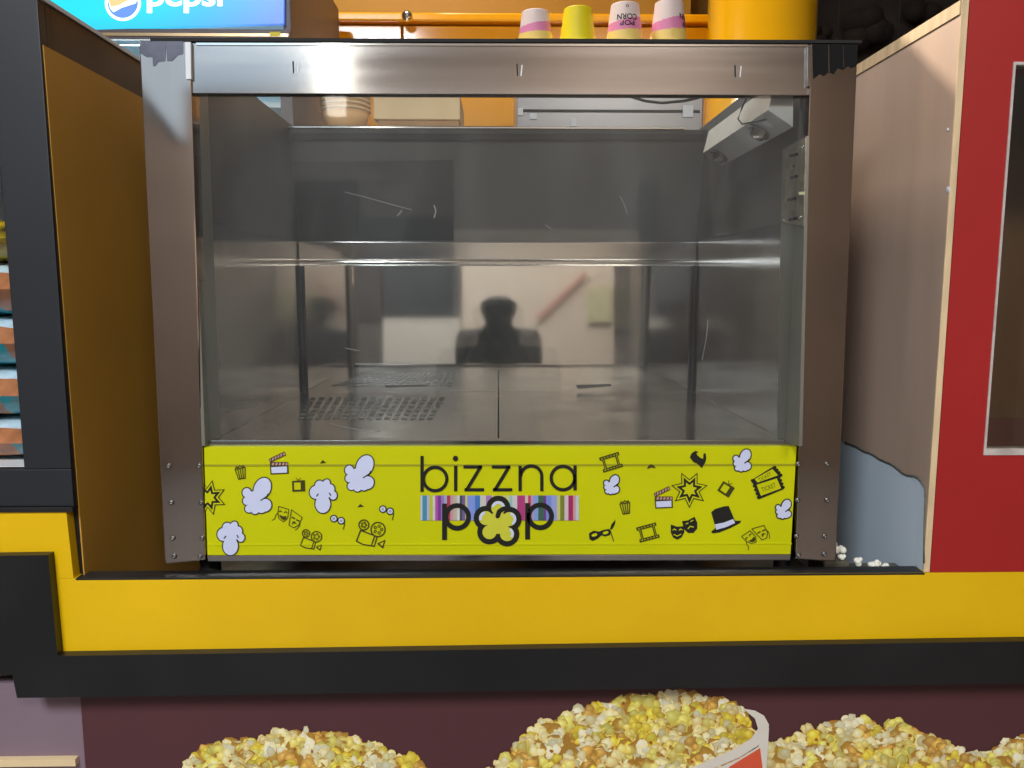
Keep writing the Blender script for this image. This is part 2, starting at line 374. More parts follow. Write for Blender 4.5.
# snack bags piled on the shelf behind the opening
M_teal = mat('teal_snack_foil', srgb(40, 150, 165), 0.25, var=0.25, scale=25, bump=0.25, coat=0.4)
M_tealp = mat('pale_blue_snack_foil', srgb(190, 215, 228), 0.25, var=0.2, scale=30, bump=0.25, coat=0.4)
M_brown = mat('brown_snack_print', srgb(172, 112, 74), 0.4, var=0.3, scale=40, coat=0.3)
M_dkfoil = mat('dark_striped_foil', srgb(40, 36, 30), 0.3, var=0.3, scale=40, col2=srgb(210, 180, 40))
def snack_bag(x, y, z, W, D, Hh, kind, label):
    e = empty('snack_bag', (x, y, z), label, 'snack bag', 'snack bags piled in the display column')
    nx, ny = 16, 10; v = []; f = []; fm = []
    rnd = random.Random(kind*7+3)
    for side in (0, 1):
        for j in range(ny+1):
            for i in range(nx+1):
                u, t = i/nx*2-1, j/ny*2-1
                th = (1-abs(u)**3.2)**0.6*(1-abs(t)**2.6)**0.55
                k = 1 if side else -1
                zz = Hh/2+k*Hh/2*th*(1+0.05*rnd.uniform(-1, 1))
                v.append(Vector((x+u*W/2, y+t*D/2, z+zz)))
    n = (nx+1)*(ny+1)
    for side in (0, 1):
        for j in range(ny):
            for i in range(nx):
                a = side*n+j*(nx+1)+i; f.append((a, a+1, a+nx+2, a+nx+1))
                front = j < 5
                fm.append(0 if not front else ((2 if (j < 2 and (i+kind) % 7 < 5) else 0) if side == 0 else ((2 if j == 0 and i % 5 < 3 else 0) if j < 1 else 1)))
    mats = [M_teal, M_tealp, M_brown] if kind < 4 else [M_dkfoil, M_dkfoil, M_dkfoil]
    mk('pouch', v, f, mats, e, fmat=fm, smooth=True)
    for s in (-1, 1):
        mk('crimped_seam', [(x+s*W/2*0.98, y-D*0.46, z+Hh/2-0.003), (x+s*(W/2+0.012), y-D*0.46, z+Hh/2-0.002), (x+s*(W/2+0.012), y+D*0.46, z+Hh/2+0.002), (x+s*W/2*0.98, y+D*0.46, z+Hh/2+0.003)], [(0, 1, 2, 3)], mats[0], e)
    return e
zz = zo0
for k, (yy, nm) in enumerate([(422, 'bottom snack bag with brown snack print, on the display shelf'), (370, 'second snack bag from the bottom of the display pile'), (317, 'third snack bag from the bottom of the display pile'), (261, 'teal snack bag fourth from the bottom of the display pile'), (215, 'dark yellow-striped snack bag on top of the display pile')]):
    zt = U(15, yy, YF+0.03).z
    snack_bag(xo-0.10, YF+0.13, zz+0.0005, 0.26, 0.20, zt-zz-0.001, k, nm); zz = zt

# ------------------------------------------------------------------ right partition: plywood side, red front with an opening
rp = empty('display_partition', (XR+0.3, 1.5, ZC), 'red-fronted display partition with bare plywood side', 'partition')
box('backing_board', (XR, YF+0.031, ZLOW+0.001), (XR+0.008, 1.99, ZT), M_bluewhite, rp)
box('backing_edge', (XR, YF+0.0042, ZC+0.001), (XR+0.008, YF+0.0308, ZT), M_bluewhite, rp)
XF = XR-0.0015
torn = [(838, 441), (845, 442), (852, 444.5), (858, 447), (864, 451), (871, 453), (879, 458.5), (887, 462), (892, 464), (897, 468), (903, 473), (908, 475), (914, 475.5), (918, 477.5), (922, 482), (925, 488), (925.5, 500), (924.5, 530), (924, 563)]
tp = [V(x, y, XF) for x, y in torn]
tp[0] = Vector((XF, 1.985, tp[1].z+0.0)); 
pts = tp+[Vector((XF, YF+0.0045, tp[-1].z)), Vector((XF, YF+0.0045, ZT-0.004)), Vector((XF, 1.985, ZT-0.004))]
prism('laminate_film', pts, (0.0015, 0, 0), M_film, rp, flat2=[(p.y, p.z) for p in pts])
# bare strip of the torn edge, a little proud and darker
tl = [V(x, y, XF-0.0006) for x, y in torn[1:]]
tube('torn_edge', tl, 0.0016, mat('torn_grey_core', srgb(120, 112, 100), 0.8, var=0.3, scale=80), rp, n=6)
prism('top_batten', [Vector((XF-0.002, YF+0.0045, ZT-0.019)), Vector((XF-0.002, YF+0.0045, ZT)), Vector((XF-0.002, 1.985, ZT)), Vector((XF-0.002, 1.985, ZT-0.019))], (0.002, 0, 0), M_plyedge, rp, flat2=[(0, 0), (0, 1), (1, 1), (1, 0)])
box('front_edge_strip', (XF-0.0005, YF+0.0005, ZC+0.001), (XR+0.0080, YF+0.0040, ZT), M_plyedge, rp, 0.001)
for yy, r in ((190, 0.006), (130, 0.003)):
    p = V(948, yy, XF); lathe('paint_spot', [(r, 0), (r*0.9, 0.0006), (0.0005, 0.0008)], p, M_white, rp, n=10, axis=Vector((-1, 0, 0)))
xr0 = XR+0.0085; ix = U(998, 260, YF).x; iz0 = U(990, 455, YF).z; iz1 = U(1010, 62, YF).z
def frame_panel(name, o, i, y0, y1, m, parent):
    (a0, b0, a1, b1), (c0, d0, c1, d1) = o, i
    v = []
    for y in (y0, y1):
        v += [(a0, y, b0), (a1, y, b0), (a1, y, b1), (a0, y, b1), (c0, y, d0), (c1, y, d0), (c1, y, d1), (c0, y, d1)]
    f = []
    for k in range(4):
        q = (k+1) % 4
        f += [(k, q, 4+q, 4+k), (8+k, 8+q, 12+q, 12+k), (k, q, 8+q, 8+k), (4+k, 4+q, 12+q, 12+k)]
    return mk(name, v, f, m, parent)
xr1 = xr0+0.62
frame_panel('front_panel', (xr0, ZC+0.001, xr1, ZT), (ix, iz0, xr1-0.08, iz1), YF, YF+0.016, M_red, rp)
frame_panel('opening_trim', (ix, iz0, xr1-0.08, iz1), (ix+0.0035, iz0+0.009, xr1-0.0835, iz1-0.004), YF-0.0015, YF+0.02, mat('worn_white_edge', srgb(196, 186, 180), 0.6, var=0.2, scale=40), rp)
M_wood = mat('dark_brown_wood', srgb(104, 70, 34), 0.45, var=0.3, scale=9, stretch=(1, 1, 0.2))
box('case_back', (ix-0.03, 1.50, ZC+0.001), (xr1, 1.516, ZT), M_wood, rp)
box('case_floor', (ix-0.03, YF+0.021, iz0-0.02), (xr1-0.02, 1.4995, iz0-0.002), mat('red_brown_shelf', srgb(120, 62, 44), 0.5), rp)
box('outer_side', (xr1-0.016, YF+0.017, ZC+0.001), (xr1, 1.4995, ZT), M_red, rp)
box('top_board', (XR+0.0085, YF+0.017, ZT-0.014), (xr1-0.017, 1.4995, ZT), M_red, rp)
box('case_glass', (ix+0.004, YF+0.006, iz0+0.01), (xr1-0.084, YF+0.009, iz1-0.005), M_glass2, rp)

# ------------------------------------------------------------------ glass-front popcorn cabinet
pc = empty('popcorn_cabinet', (0, 1.5, ZLOW), 'glass-fronted stainless steel popcorn cabinet with yellow printed base panel', 'cabinet')
ZCT = U(500, 41, YC).z
ZB = U(500, 560, YC).z                       # underside
postL = [(139, 40), (190, 41), (205.5, 560), (165, 564)]
postR = [(811, 43), (858, 45), (836, 562), (795.5, 559)]
for pp, lb in ((postL, 'scratched steel post with torn dark film at its top'), (postR, 'steel post with torn black film at its top')):
    o = plate('post', pp, YC, 0.03, M_post, pc, 0.0015); o['label'] = lb
tbx = [(190.5, 42), (810.5, 43), (809.5, 95.5), (192, 93.5)]
plate('top_bar', tbx, YC+0.004, 0.02, M_steel, pc, 0.001)
plate('top_rim', [(150, 37.5), (862, 40), (862, 43), (150, 41)], YC-0.001, 0.03, M_gap, pc)
plate('rim_highlight', [(196, 42.6), (808, 44.4), (808, 46.4), (196, 45.0)], YC+0.002, 0.002, M_chrome, pc)
plate('end_clip', [(185, 42), (190.5, 42), (191, 79), (186, 79)], YC-0.003, 0.006, M_white, pc)
plate('end_clip', [(808, 46), (811.5, 46), (811, 86), (808, 86)], YC-0.003, 0.006, M_steel, pc)
for x0, x1, y in ((293, 299, 67), (517, 522, 70), (735, 741, 71)):
    a = Art(lambda x, y: U(x, y, YC+0.0035), (0, -0.0002, 0))
    a.line([(x0, y-6), (x0+0.5, y+6)], 1.2, M_gap); a.line([(x1, y-5), (x1-1, y+6)], 1.2, M_white); a.build('scratch_mark', pc)
# torn protective film
M_filmdk = mat('dark_torn_film', srgb(86, 86, 104), 0.3, var=0.35, scale=30, coat=0.4)
plate('torn_film', [(141, 41), (183, 41), (183, 54), (178, 55), (172, 61), (167, 61), (166, 43.5), (165, 61), (158, 62), (155, 66), (153, 66), (152.5, 57), (146, 57), (140, 53)], YC-0.0007, 0.0006, M_filmdk, pc)
plate('torn_film', [(812.5, 44), (828, 44), (828.5, 72), (830, 72), (829.8, 44), (843, 44), (843.5, 67), (844.5, 67), (844, 44), (857.5, 45), (856.8, 66), (852, 68), (848, 66), (843, 70), (838, 68), (834, 74), (829, 72), (824, 76), (820, 74), (813.5, 79)], YC-0.0007, 0.0006, mat('black_torn_film', (0.012, 0.012, 0.013), 0.8, spec=0.1), pc)
# screws
sc0 = None
for x, y in [(169, 466), (199.5, 466), (171.5, 502.5), (201.5, 502.5), (173, 538), (202.5, 538), (174.5, 556), (200.5, 556), (798, 464), (827, 464), (797.5, 500), (827, 500), (796.5, 536), (824.5, 536), (798.5, 555), (824, 554)]:
    p = U(x, y, YC)
    if sc0 is None:
        sc0 = lathe('screw', [(0.0044, 0.0), (0.0042, 0.0012), (0.003, 0.0024), (0.0012, 0.003), (0.0011, 0.0014), (0.0001, 0.0014)], p, mat('dull_screw', (0.22, 0.21, 0.20), 0.35, metal=0.9), pc, n=12, axis=Vector((0, -1, 0)))
    else: dup(sc0, p, pc)
# shell
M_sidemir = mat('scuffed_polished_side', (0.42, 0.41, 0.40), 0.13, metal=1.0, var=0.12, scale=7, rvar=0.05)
XO0 = U(141, 60, YC).x; XO1 = U(856, 60, YC).x
sd = U(166, 560, YC).x
pa, pb = V(255, 95, -WI), V(290, 125, -WI); ZSD = (pa.z+pb.z)/2
for s, xo_, nm in ((-1, sd+0.004, 'outer_side'), (1, U(834, 560, YC).x-0.004, 'outer_side')):
    box(nm, (xo_, YC+0.031, ZB+0.012), (xo_-s*0.003, YB+0.02, ZSD), M_dksteel, pc)
ZR0 = U(500, 266, YB).z; ZR1 = U(500, 242, YB).z
YT = 1.745; ZBT = U(500, 129, YT).z
for s in (-1, 1):
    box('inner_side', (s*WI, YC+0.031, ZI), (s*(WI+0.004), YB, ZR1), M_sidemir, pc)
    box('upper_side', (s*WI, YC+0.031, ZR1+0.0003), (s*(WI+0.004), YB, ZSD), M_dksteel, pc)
# back: polished lower sheet leaning back one degree, rail, dull upper sheet leaning forward
hb = ZR0-ZI
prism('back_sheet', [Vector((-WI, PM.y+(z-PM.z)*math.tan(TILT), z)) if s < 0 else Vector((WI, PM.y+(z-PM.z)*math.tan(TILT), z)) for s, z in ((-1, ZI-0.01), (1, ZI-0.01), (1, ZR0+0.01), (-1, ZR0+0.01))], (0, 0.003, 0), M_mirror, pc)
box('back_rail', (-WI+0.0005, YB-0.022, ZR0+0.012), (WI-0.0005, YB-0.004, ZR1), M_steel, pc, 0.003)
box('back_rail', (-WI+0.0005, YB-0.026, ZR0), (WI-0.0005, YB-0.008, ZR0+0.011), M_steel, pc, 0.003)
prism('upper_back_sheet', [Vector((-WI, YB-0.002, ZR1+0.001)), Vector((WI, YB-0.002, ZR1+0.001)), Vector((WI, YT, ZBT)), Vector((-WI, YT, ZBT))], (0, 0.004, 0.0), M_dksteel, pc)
box('back_top_edge', (-WI+0.002, YT-0.004, ZBT), (WI-0.05, YT+0.006, ZBT+0.004), M_chrome, pc, 0.001)
def onup(px, py, off=0.0):                    # point on the upper back sheet
    n = Vector((0, (ZBT-ZR1), -(YT-YB))).normalized()
    if n.y > 0: n = -n
    p0 = Vector((0, YB-0.002, ZR1))+n*off; d = ray(px, py)
    return C0+d*((p0-C0).dot(n)/d.dot(n))
prism('dark_plate', [onup(x, y, 0.0015) for x, y in ((291, 162), (453.5, 160), (453.5, 240.5), (301, 240.5))], (0, 0.0012, 0), M_dk2, pc)  # thin dark plate over part of the upper back sheet
prism('lower_lip', [onup(x, y, 0.006) for x, y in ((292, 133), (703, 134), (702, 140), (292, 139))], (0, 0.004, 0), M_gap, pc)
for s in (-1, 1):
    box('corner_gap', (s*(WI-0.002), YB-0.030, ZI+0.001), (s*(WI-0.0045), YB-0.013, ZR0-0.001), M_gap, pc)
for pix in (((385, 385.5), (427, 384.5), (427, 386.6), (386, 388)), ((576, 385), (611, 384), (611, 386.2), (578, 389))):
    prism('slot', [U(x, y, YB-0.0085) for x, y in pix], (0, 0.0015, 0), mat('slot_grey', (0.05, 0.048, 0.045), 0.6), pc)
# floor trays
yt0, yt1 = YC+0.034, YB-0.006
box('tray_support', (-WI, yt0, ZI-0.02), (WI, yt1, ZI-0.0125), M_gap, pc)
box('floor_tray', (-WI, yt0, ZI-0.012), (-0.002, yt1, ZI), M_floorst, pc, 0.0015)
box('floor_tray', (0.0005, yt0, ZI-0.012), (WI, yt1, ZI), M_floorst, pc, 0.0015)
plate('front_lip', [(207, 440.5), (796, 440), (796, 447), (207, 447.5)], YC+0.012, 0.02, M_steel, pc, 0.001)
gv, gf = [], []
for r in range(6):
    for c in range(16):
        ya = 397.5+r*3.9; sh = -(r*2.6)
        x0 = 446-(c+1)*8.6+sh*0.9; q = [H(x, y, ZI+0.0008) for x, y in ((x0+2.2, ya), (x0+7.6, ya), (x0+6.6, ya+2.4), (x0+1.2, ya+2.4))]
        b = len(gv); gv += q; gf.append((b, b+1, b+2, b+3))
g = mk('drain_grille', gv, gf, mat('grille_shadow', (0.06, 0.06, 0.06), 0.5, metal=0.5), pc); g['kind'] = 'stuff'
# inner channel with punched control plate at the right, narrower one at the left
for s, pix in ((1, [(806, 136), (782, 150), (777, 440), (799, 446)]), (-1, [(192, 97), (208, 97), (221, 440), (205, 446)])):
    X = s*(WI-0.006)
    prism('inner_channel', [V(x, y, X) for x, y in pix], (s*0.005, 0, 0), mat('greenish_dull_steel', (0.24, 0.235, 0.20), 0.4, metal=0.6, var=0.2, scale=10, stretch=(1, 1, 0.2)), pc, flat2=[(x*s, -y) for x, y in pix])
XP = WI-0.0075
prism('control_plate', [V(x, y, XP) for x, y in ((805.5, 138), (783.5, 151), (781.5, 222), (803.5, 226))], (0.0012, 0, 0), mat('spotted_plate_steel', (0.42, 0.38, 0.30), 0.3, metal=0.8, var=0.35, scale=60), pc, flat2=[(0, 1), (1, 1), (1, 0), (0, 0)])
for x, y, wd in ((794, 155, 9), (794, 177, 8), (792, 199, 9), (793, 219, 9)):
    a = Art(lambda x, y: V(x, y, XP), (-0.0004, 0, 0)); a.line([(x-wd/2, y+1), (x+wd/2, y-1)], 3.0, M_gap, cap=False); a.build('punched_slot', pc)
a = Art(lambda x, y: V(x, y, XP), (-0.0004, 0, 0)); a.ell(794, 166, 1.6, 1.6, M_gap); a.build('punched_hole', pc)
a = Art(lambda x, y: V(x, y, XP), (-0.0004, 0, 0)); a.poly([(799, 192), (805, 191.5), (805, 194.5), (799, 195)], mat('warm_white_label', srgb(250, 240, 190), 0.4)); a.build('plate_label', pc)
for x, y in ((786, 157), (803, 147), (784, 221), (801, 217)):
    lathe('plate_screw', [(0.003, 0), (0.0026, 0.0015), (0.0002, 0.002)], V(x, y, XP), M_chrome, pc, n=10, axis=Vector((-1, 0, 0)))
# lamp housing: slanted box along the right wall with two sockets
def hs(x, y, Y): return U(x, y, Y)
YA, YZ = 1.205, 1.58
far = [hs(703, 153, YZ), hs(722, 166, YZ), hs(722, 140, YZ), hs(709, 131, YZ)]
nearp = [Vector((p.x, YA, p.z)) for p in far]
lh = mk('lamp_housing', far+nearp, [(0, 1, 2, 3), (4, 5, 6, 7), (0, 1, 5, 4), (1, 2, 6, 5), (2, 3, 7, 6), (3, 0, 4, 7)], [mat('grey_lamp_steel', (0.40, 0.41, 0.43), 0.35, metal=0.75, var=0.15, scale=12), mat('pale_punched_steel', srgb(205, 200, 190), 0.45, var=0.1, scale=40)], pc, fmat=[0, 0, 0, 0, 0, 1])
dn = (far[1]-far[0]).cross(Vector((0, 1, 0))).normalized()
if dn.z > 0: dn = -dn
mid = (far[0]+far[1])/2
for Yk in (1.53, 1.30):
    p = Vector((mid.x, Yk, mid.z))
    so = lathe('lamp_socket', [(0.019, 0), (0.019, 0.004), (0.014, 0.006), (0.012, 0.011), (0.0005, 0.013)], p, M_steel, lh, n=20, axis=dn)
tube('cable', [U(x, y, 1.26) for x, y in ((622, 94), (632, 97), (645, 101), (662, 103), (684, 101), (697, 98), (708, 94))], 0.0022, M_gap, pc)
tube('cable', [U(x, y, 1.24) for x, y in ((748, 94), (742, 108), (738, 119), (742, 124), (755, 122), (775, 117), (790, 118), (803, 114))], 0.0014, M_gap, pc)
# front glass
gp = plate('glass_pane', [(191, 93), (810, 95), (797.5, 447), (204, 447)], YC+0.010, 0.004, M_glass, pc)
M_scr = mat('glass_scratch_white', (0.22, 0.22, 0.22), 0.6)
for pts_, wd in (([(434, 205), (436, 211), (434, 218)], 1.2), ([(397, 216), (400, 213), (402, 210)], 0.8), ([(545, 225), (552, 229)], 0.7), ([(620, 196), (625, 206), (627, 214)], 0.6), ([(345, 192), (365, 197), (390, 204), (412, 210)], 0.5), ([(330, 424), (355, 429), (380, 432)], 0.6), ([(345, 348), (360, 351)], 0.6), ([(708, 320), (706, 340), (702, 360)], 0.5)):
    a = Art(lambda x, y: U(x, y, YC+0.0098), (0, -0.0002, 0)); a.line(pts_, wd, M_scr); a.build('scratch', gp)
# yellow printed panel
YP = YC+0.003
M_lime = mat('lime_yellow_vinyl', srgb(202, 204, 2), 0.45, var=0.05, scale=5, spec=0.25)
yp = plate('sign_panel', [(204, 447), (796.5, 446.5), (790.5, 554), (207.5, 555)], YP, 0.02, M_lime, pc)
M_fold = mat('lime_fold_shade', srgb(160, 158, 4), 0.5, var=0.05)  # the fold's shading line is put into this darker lime
plate('fold', [(204.8, 464.4), (796, 463.8), (796, 466.0), (204.8, 466.4)], YP-0.001, 0.001, M_fold, yp, 0.0003)
plate('fold', [(207, 544.2), (791.8, 542.8), (791.8, 544.6), (207, 545.8)], YP-0.001, 0.001, M_lime, yp, 0.0003)
plate('bottom_rail', [(207, 555.5), (791, 554.5), (790.5, 560.5), (207.5, 561.5)], YP-0.001, 0.02, M_steel, pc, 0.001)
box('underframe', (sd+0.03, YC+0.03, ZB+0.002), (-sd-0.03, YB+0.01, ZB+0.012), M_gap, pc)
for x in (sd+0.05, -sd-0.05):
    for y in (YC+0.05, YB-0.03):
        lathe('foot', [(0.018, 0), (0.02, 0.004), (0.016, ZB+0.002-ZLOW)], (x, y, ZLOW+0.0004), M_gap, pc, n=16)

# ------------------------------------------------------------------ print on the yellow panel
K = mat('black_ink', (0.012, 0.012, 0.010), 0.4, var=0.05); WH = mat('blue_white_ink', srgb(208, 214, 242), 0.4, var=0.03)
OL = mat('dark_olive_ink', (0.05, 0.045, 0.006), 0.4, var=0.05); PK = mat('pink_ink', srgb(200, 150, 150), 0.4, var=0.05)
art = lambda: Art(lambda x, y: U(x, y, YP-0.001), (0, -0.00018, 0))
A_ = lambda x, y: (200+x/4.6545, 430+y/4.6545)
B_ = lambda x, y: (580+x/4.452, 430+y/4.452)
C_ = lambda x, y: (400+x/5.12, 430+y/5.12)
# lettering
a = art(); s5 = 5.12
def cl(pts, wd, layer=3, m=K, cap=True): a.line([C_(*p) for p in pts], wd/s5, m, layer, cap=cap)
def cr(x, y, r, wd, layer=3, a0=0, a1=360, m=K): a.ring(*C_(x, y), r/s5, wd/s5, m, layer, a0, a1)
cl([(113, 132), (113, 316)], 17); cr(180, 250, 60, 17)
cl([(285, 182), (285, 313)], 17); a.ell(*C_(284, 145), 14/s5, 14/s5, K, 3)
for dx in (0, 145):
    cl([(325+dx, 188), (420+dx, 188)], 16); cl([(415+dx, 184), (340+dx, 308)], 17); cl([(330+dx, 305), (430+dx, 305)], 16)
cl([(615, 182), (615, 312)], 17); cr(672, 237, 54, 17, a0=180, a1=360); cl([(726, 235), (726, 312)], 17)
cr(834, 245, 60, 17); cl([(896, 180), (896, 308)], 17)
a.build('upper_lettering', yp)
a = art()
bars = [(105, 115, 190, 200, 215), (115, 138, 70, 140, 170), (138, 150, 180, 180, 210), (150, 168, 185, 190, 60), (168, 180, 205, 205, 190), (180, 194, 180, 80, 175), (194, 210, 120, 60, 140), (210, 226, 150, 120, 190), (226, 240, 160, 170, 200), (240, 258, 170, 60, 80), (258, 274, 200, 150, 160), (274, 292, 190, 180, 160), (292, 306, 205, 205, 205), (306, 318, 60, 80, 70), (318, 334, 120, 90, 150), (334, 345, 200, 200, 120), (345, 384, 130, 150, 220), (384, 410, 70, 120, 190), (410, 440, 200, 200, 190), (440, 470, 170, 120, 180), (470, 560, 205, 200, 130), (560, 575, 150, 190, 190), (575, 600, 200, 200, 200), (600, 640, 175, 60, 120), (640, 656, 210, 190, 180), (656, 670, 190, 60, 90), (670, 685, 180, 150, 190), (685, 708, 130, 160, 210), (708, 735, 60, 100, 80), (735, 748, 110, 60, 130), (748, 775, 120, 140, 210), (775, 803, 150, 160, 215), (803, 820, 195, 195, 120), (820, 842, 120, 130, 40), (842, 862, 210, 190, 200), (862, 886, 165, 40, 90), (886, 900, 200, 150, 160), (900, 916, 190, 200, 205)]
for i, (x0, x1, r, g_, b_) in enumerate(bars):
    a.poly([C_(x0, 335), C_(x1, 335), C_(x1, 463), C_(x0, 463)], mat('stripe_ink_%d' % i, srgb(r, g_, b_), 0.4, var=0.02), 0)
a.build('stripe_band', yp)
a = art()
for dx, dy in ((0, 0), (425, -3)):
    cl([(228+dx, 376+dy), (228+dx, 562+dy)], 25); cr(293+dx, 444+dy, 58, 25)
lob = [(503, 398), (560, 455), (548, 532), (458, 522), (440, 450)]
for x, y in lob: a.ell(*C_(x, y), 63/s5, 63/s5, K, 4)
a.ell(*C_(500, 470), 80/s5, 80/s5, K, 4)
M_lm2 = mat('soft_lime_ink', srgb(205, 205, 60), 0.4, var=0.04)
for x, y in lob: a.ell(*C_(x, y), 36/s5, 36/s5, M_lm2, 5)
a.ell(*C_(502, 475), 56/s5, 56/s5, M_lm2, 5)
for x, y, r, a0, a1 in ((503, 398, 28, 190, 350), (560, 455, 28, 280, 420), (550, 530, 26, 300, 400), (440, 450, 28, 160, 260)):
    a.ring(*C_(x, y), r/s5, 14/s5, WH, 6, a0, a1, n=14)
cl([(500, 440), (508, 415), (530, 402), (560, 400)], 24, layer=7, cap=2)
a.build('lower_lettering', yp)
# popcorn clouds
def cloud(name, T, s, els, ink=K, lines=()):
    q = art()
    for x, y, rx, ry, rot in els:
        q.ell(*T(x, y), (rx+5.2)/s, (ry+5.2)/s, ink, 0, rot); q.ell(*T(x, y), rx/s, ry/s, WH, 1, rot)
    for x, y, rx, ry, rot in els: pass
    for ln in lines: q.line([T(*p) for p in ln], 5.5/s, ink, 2)
    return q.build(name, yp)
mush = [(108, 486, 27, 30, 0), (127, 455, 22, 24, 0), (158, 447, 17, 22, 20), (180, 468, 16, 20, -20), (190, 500, 17, 20, 0), (150, 480, 36, 36, 0), (142, 540, 35, 42, 0)]
wing = [(290, 272, 38, 52, 25), (304, 350, 28, 30, 20), (218, 292, 20, 22, 0), (216, 330, 16, 18, 0), (228, 366, 18, 18, 0), (256, 374, 18, 17, 0), (255, 325, 40, 42, 0), (286, 358, 26, 28, 0)]
def sh(e, dx, dy, k=1.0, cx=0, cy=0): return [((x-cx)*k+cx+dx, (y-cy)*k+cy+dy, rx*k, ry*k, r) for x, y, rx, ry, r in e]
ml = [[(112, 505), (122, 492)], [(172, 488), (180, 502)]]; wl = [[(282, 328), (312, 308), (318, 296)]]
mv = lambda ls, dx, dy: [[(x+dx, y+dy) for x, y in l] for l in ls]
cloud('popcorn_print', A_, 4.6545, mush, lines=ml)
cloud('popcorn_print', A_, 4.6545, sh(mush, 430, -196), lines=mv(ml, 430, -196))
cloud('popcorn_print', A_, 4.6545, wing, lines=wl)
cloud('popcorn_print', A_, 4.6545, sh(wing, 477, -105), lines=mv(wl, 477, -105))
def wingat(cx, cy, k):
    e = [((x-266)*k+cx, (y-306)*k+cy, rx*k, ry*k, r) for x, y, rx, ry, r in wing]
    cloud('popcorn_print', B_, 4.452, e, lines=[[((x-266)*k+cx, (y-306)*k+cy) for x, y in wl[0]]])
wingat(722, 135, 0.58); wingat(141, 243, 0.50); wingat(906, 352, 0.50)
# star bursts
def star(T, s, cx, cy, R, rot, clip=None):
    q = art()
    def st(r0, r1): return [(cx+(r0 if k % 2 == 0 else r1)*math.cos(math.radians(rot+k*360/14)), cy+(r0 if k % 2 == 0 else r1)*math.sin(math.radians(rot+k*360/14))) for k in range(14)]
    for (r0, r1, m, ly) in ((R, R*0.55, OL, 0), (R*0.88, R*0.48, M_lime, 1), (R*0.72, R*0.38, K, 2), (R*0.42, R*0.24, M_lime, 3)):
        pts = [(max(x, clip) if clip else x, y) for x, y in st(r0, r1)]
        q.poly([T(*p) for p in pts], m, ly)
    q.build('star_print', yp)
star(B_, 4.452, 487, 265, 84, 90); star(A_, 4.6545, 42, 315, 84, 75, clip=24)
# clapper boards
def clapper(T, s, x, y, k=1.0):
    q = art(); P = lambda u, v: T(x+u*k, y+v*k)
    q.poly([P(0, 65), (P(86, 60)), P(88, 100), P(4, 104)], OL, 0); q.poly([P(6, 70), P(80, 66), P(81, 95), P(9, 98)], WH, 1)
    q.poly([P(2, 47), P(84, 47), P(84, 62), P(2, 62)], PK, 0); q.poly([P(-3, 32), P(68, -2), P(74, 12), P(2, 46)], PK, 0)
    for j in range(5):
        q.poly([P(6+j*16, 48), P(12+j*16, 48), P(8+j*16, 61), P(2+j*16, 61)], OL, 1)
        u = 6+j*13; v = 29-j*6.2
        q.poly([P(u, v), P(u+5, v-2), P(u+4, v+12), P(u-1, v+14)], OL, 1)
    q.line([P(2, 47), P(84, 47), P(84, 62), P(2, 62)], 3/s, OL, 2, closed=True); q.line([P(-3, 32), P(68, -2), P(74, 12), P(2, 46)], 3/s, OL, 2, closed=True)
    q.build('clapperboard_print', yp)
clapper(A_, 4.6545, 325, 103, 1.0); clapper(B_, 4.452, 332, 253, 0.93)
# popcorn boxes
def carton(T, s, x, y, k, rot):
    q = art(); ca, sa = math.cos(math.radians(rot)), math.sin(math.radians(rot))
    P = lambda u, v: T(x+(u*ca-v*sa)*k, y+(u*sa+v*ca)*k)
    q.line([P(-28, -24), P(28, -24), P(18, 34), P(-18, 34)], 4.5/s, OL, 1, closed=True)
    for j in (-14, 0, 14): q.line([P(j, -24), P(j*0.65, 34)], 4.5/s, OL, 1)
    q.line([P(-26, -24), P(-18, -36), P(-8, -30), P(0, -40), P(10, -30), P(20, -36), P(26, -24)], 4/s, OL, 1)
    q.build('popcorn_box_print', yp)
carton(A_, 4.6545, 190, 198, 0.85, -10); carton(B_, 4.452, 202, 345, 0.80, -8)
# film frames
def filmf(x, y, rot, k=1.0):
    q = art(); ca, sa = math.cos(math.radians(rot)), math.sin(math.radians(rot))
    P = lambda u, v: B_(x+(u*ca-v*sa)*k, y+(u*sa+v*ca)*k)
    q.line([P(-46, -32), P(46, -32)], 1.2, OL, 1); q.line([P(-46, 32), P(46, 32)], 1.2, OL, 1)
    q.line([P(-27, -22), P(27, -22), P(27, 22), P(-27, 22)], 1.1, OL, 1, closed=True)
    for e in (-1, 1):
        q.line([P(e*46, -22), P(e*34, -22), P(e*34, 22), P(e*46, 22)], 0.9, OL, 1)
        for j in range(7): q.line([P(-42+j*14, e*32), P(-42+j*14, e*24)], 1.3, OL, 1, cap=False)
    q.build('film_strip_print', yp)
filmf(138, 143, -17); filmf(302, 456, -15)
# television sets
def tvset(T, s, x, y, rot, k=1.0):
    q = art(); ca, sa = math.cos(math.radians(rot)), math.sin(math.radians(rot))
    P = lambda u, v: T(x+(u*ca-v*sa)*k, y+(u*sa+v*ca)*k)
    q.poly([P(-30, -22), P(30, -26), P(32, 26), P(-28, 28)], OL, 0); q.poly([P(-20, -14), P(10, -15), P(11, 18), P(-19, 19)], M_lime, 1)
    q.line([P(-12, -38), P(-2, -24), P(10, -36)], 3/s, OL, 0); q.build('television_print', yp)
tvset(A_, 4.6545, 458, 259, 0); tvset(B_, 4.452, 650, 262, 35)
# small triangles
q = None
for T, p in ((A_, [(558, 156), (570, 139), (588, 152)]), (A_, [(732, 360), (746, 344), (764, 356)]), (B_, [(298, 174), (305, 158), (316, 152), (330, 158), (338, 171), (318, 166)])):
    q = art(); q.poly([T(*v) for v in p], OL, 0); q.build('triangle_print', yp)
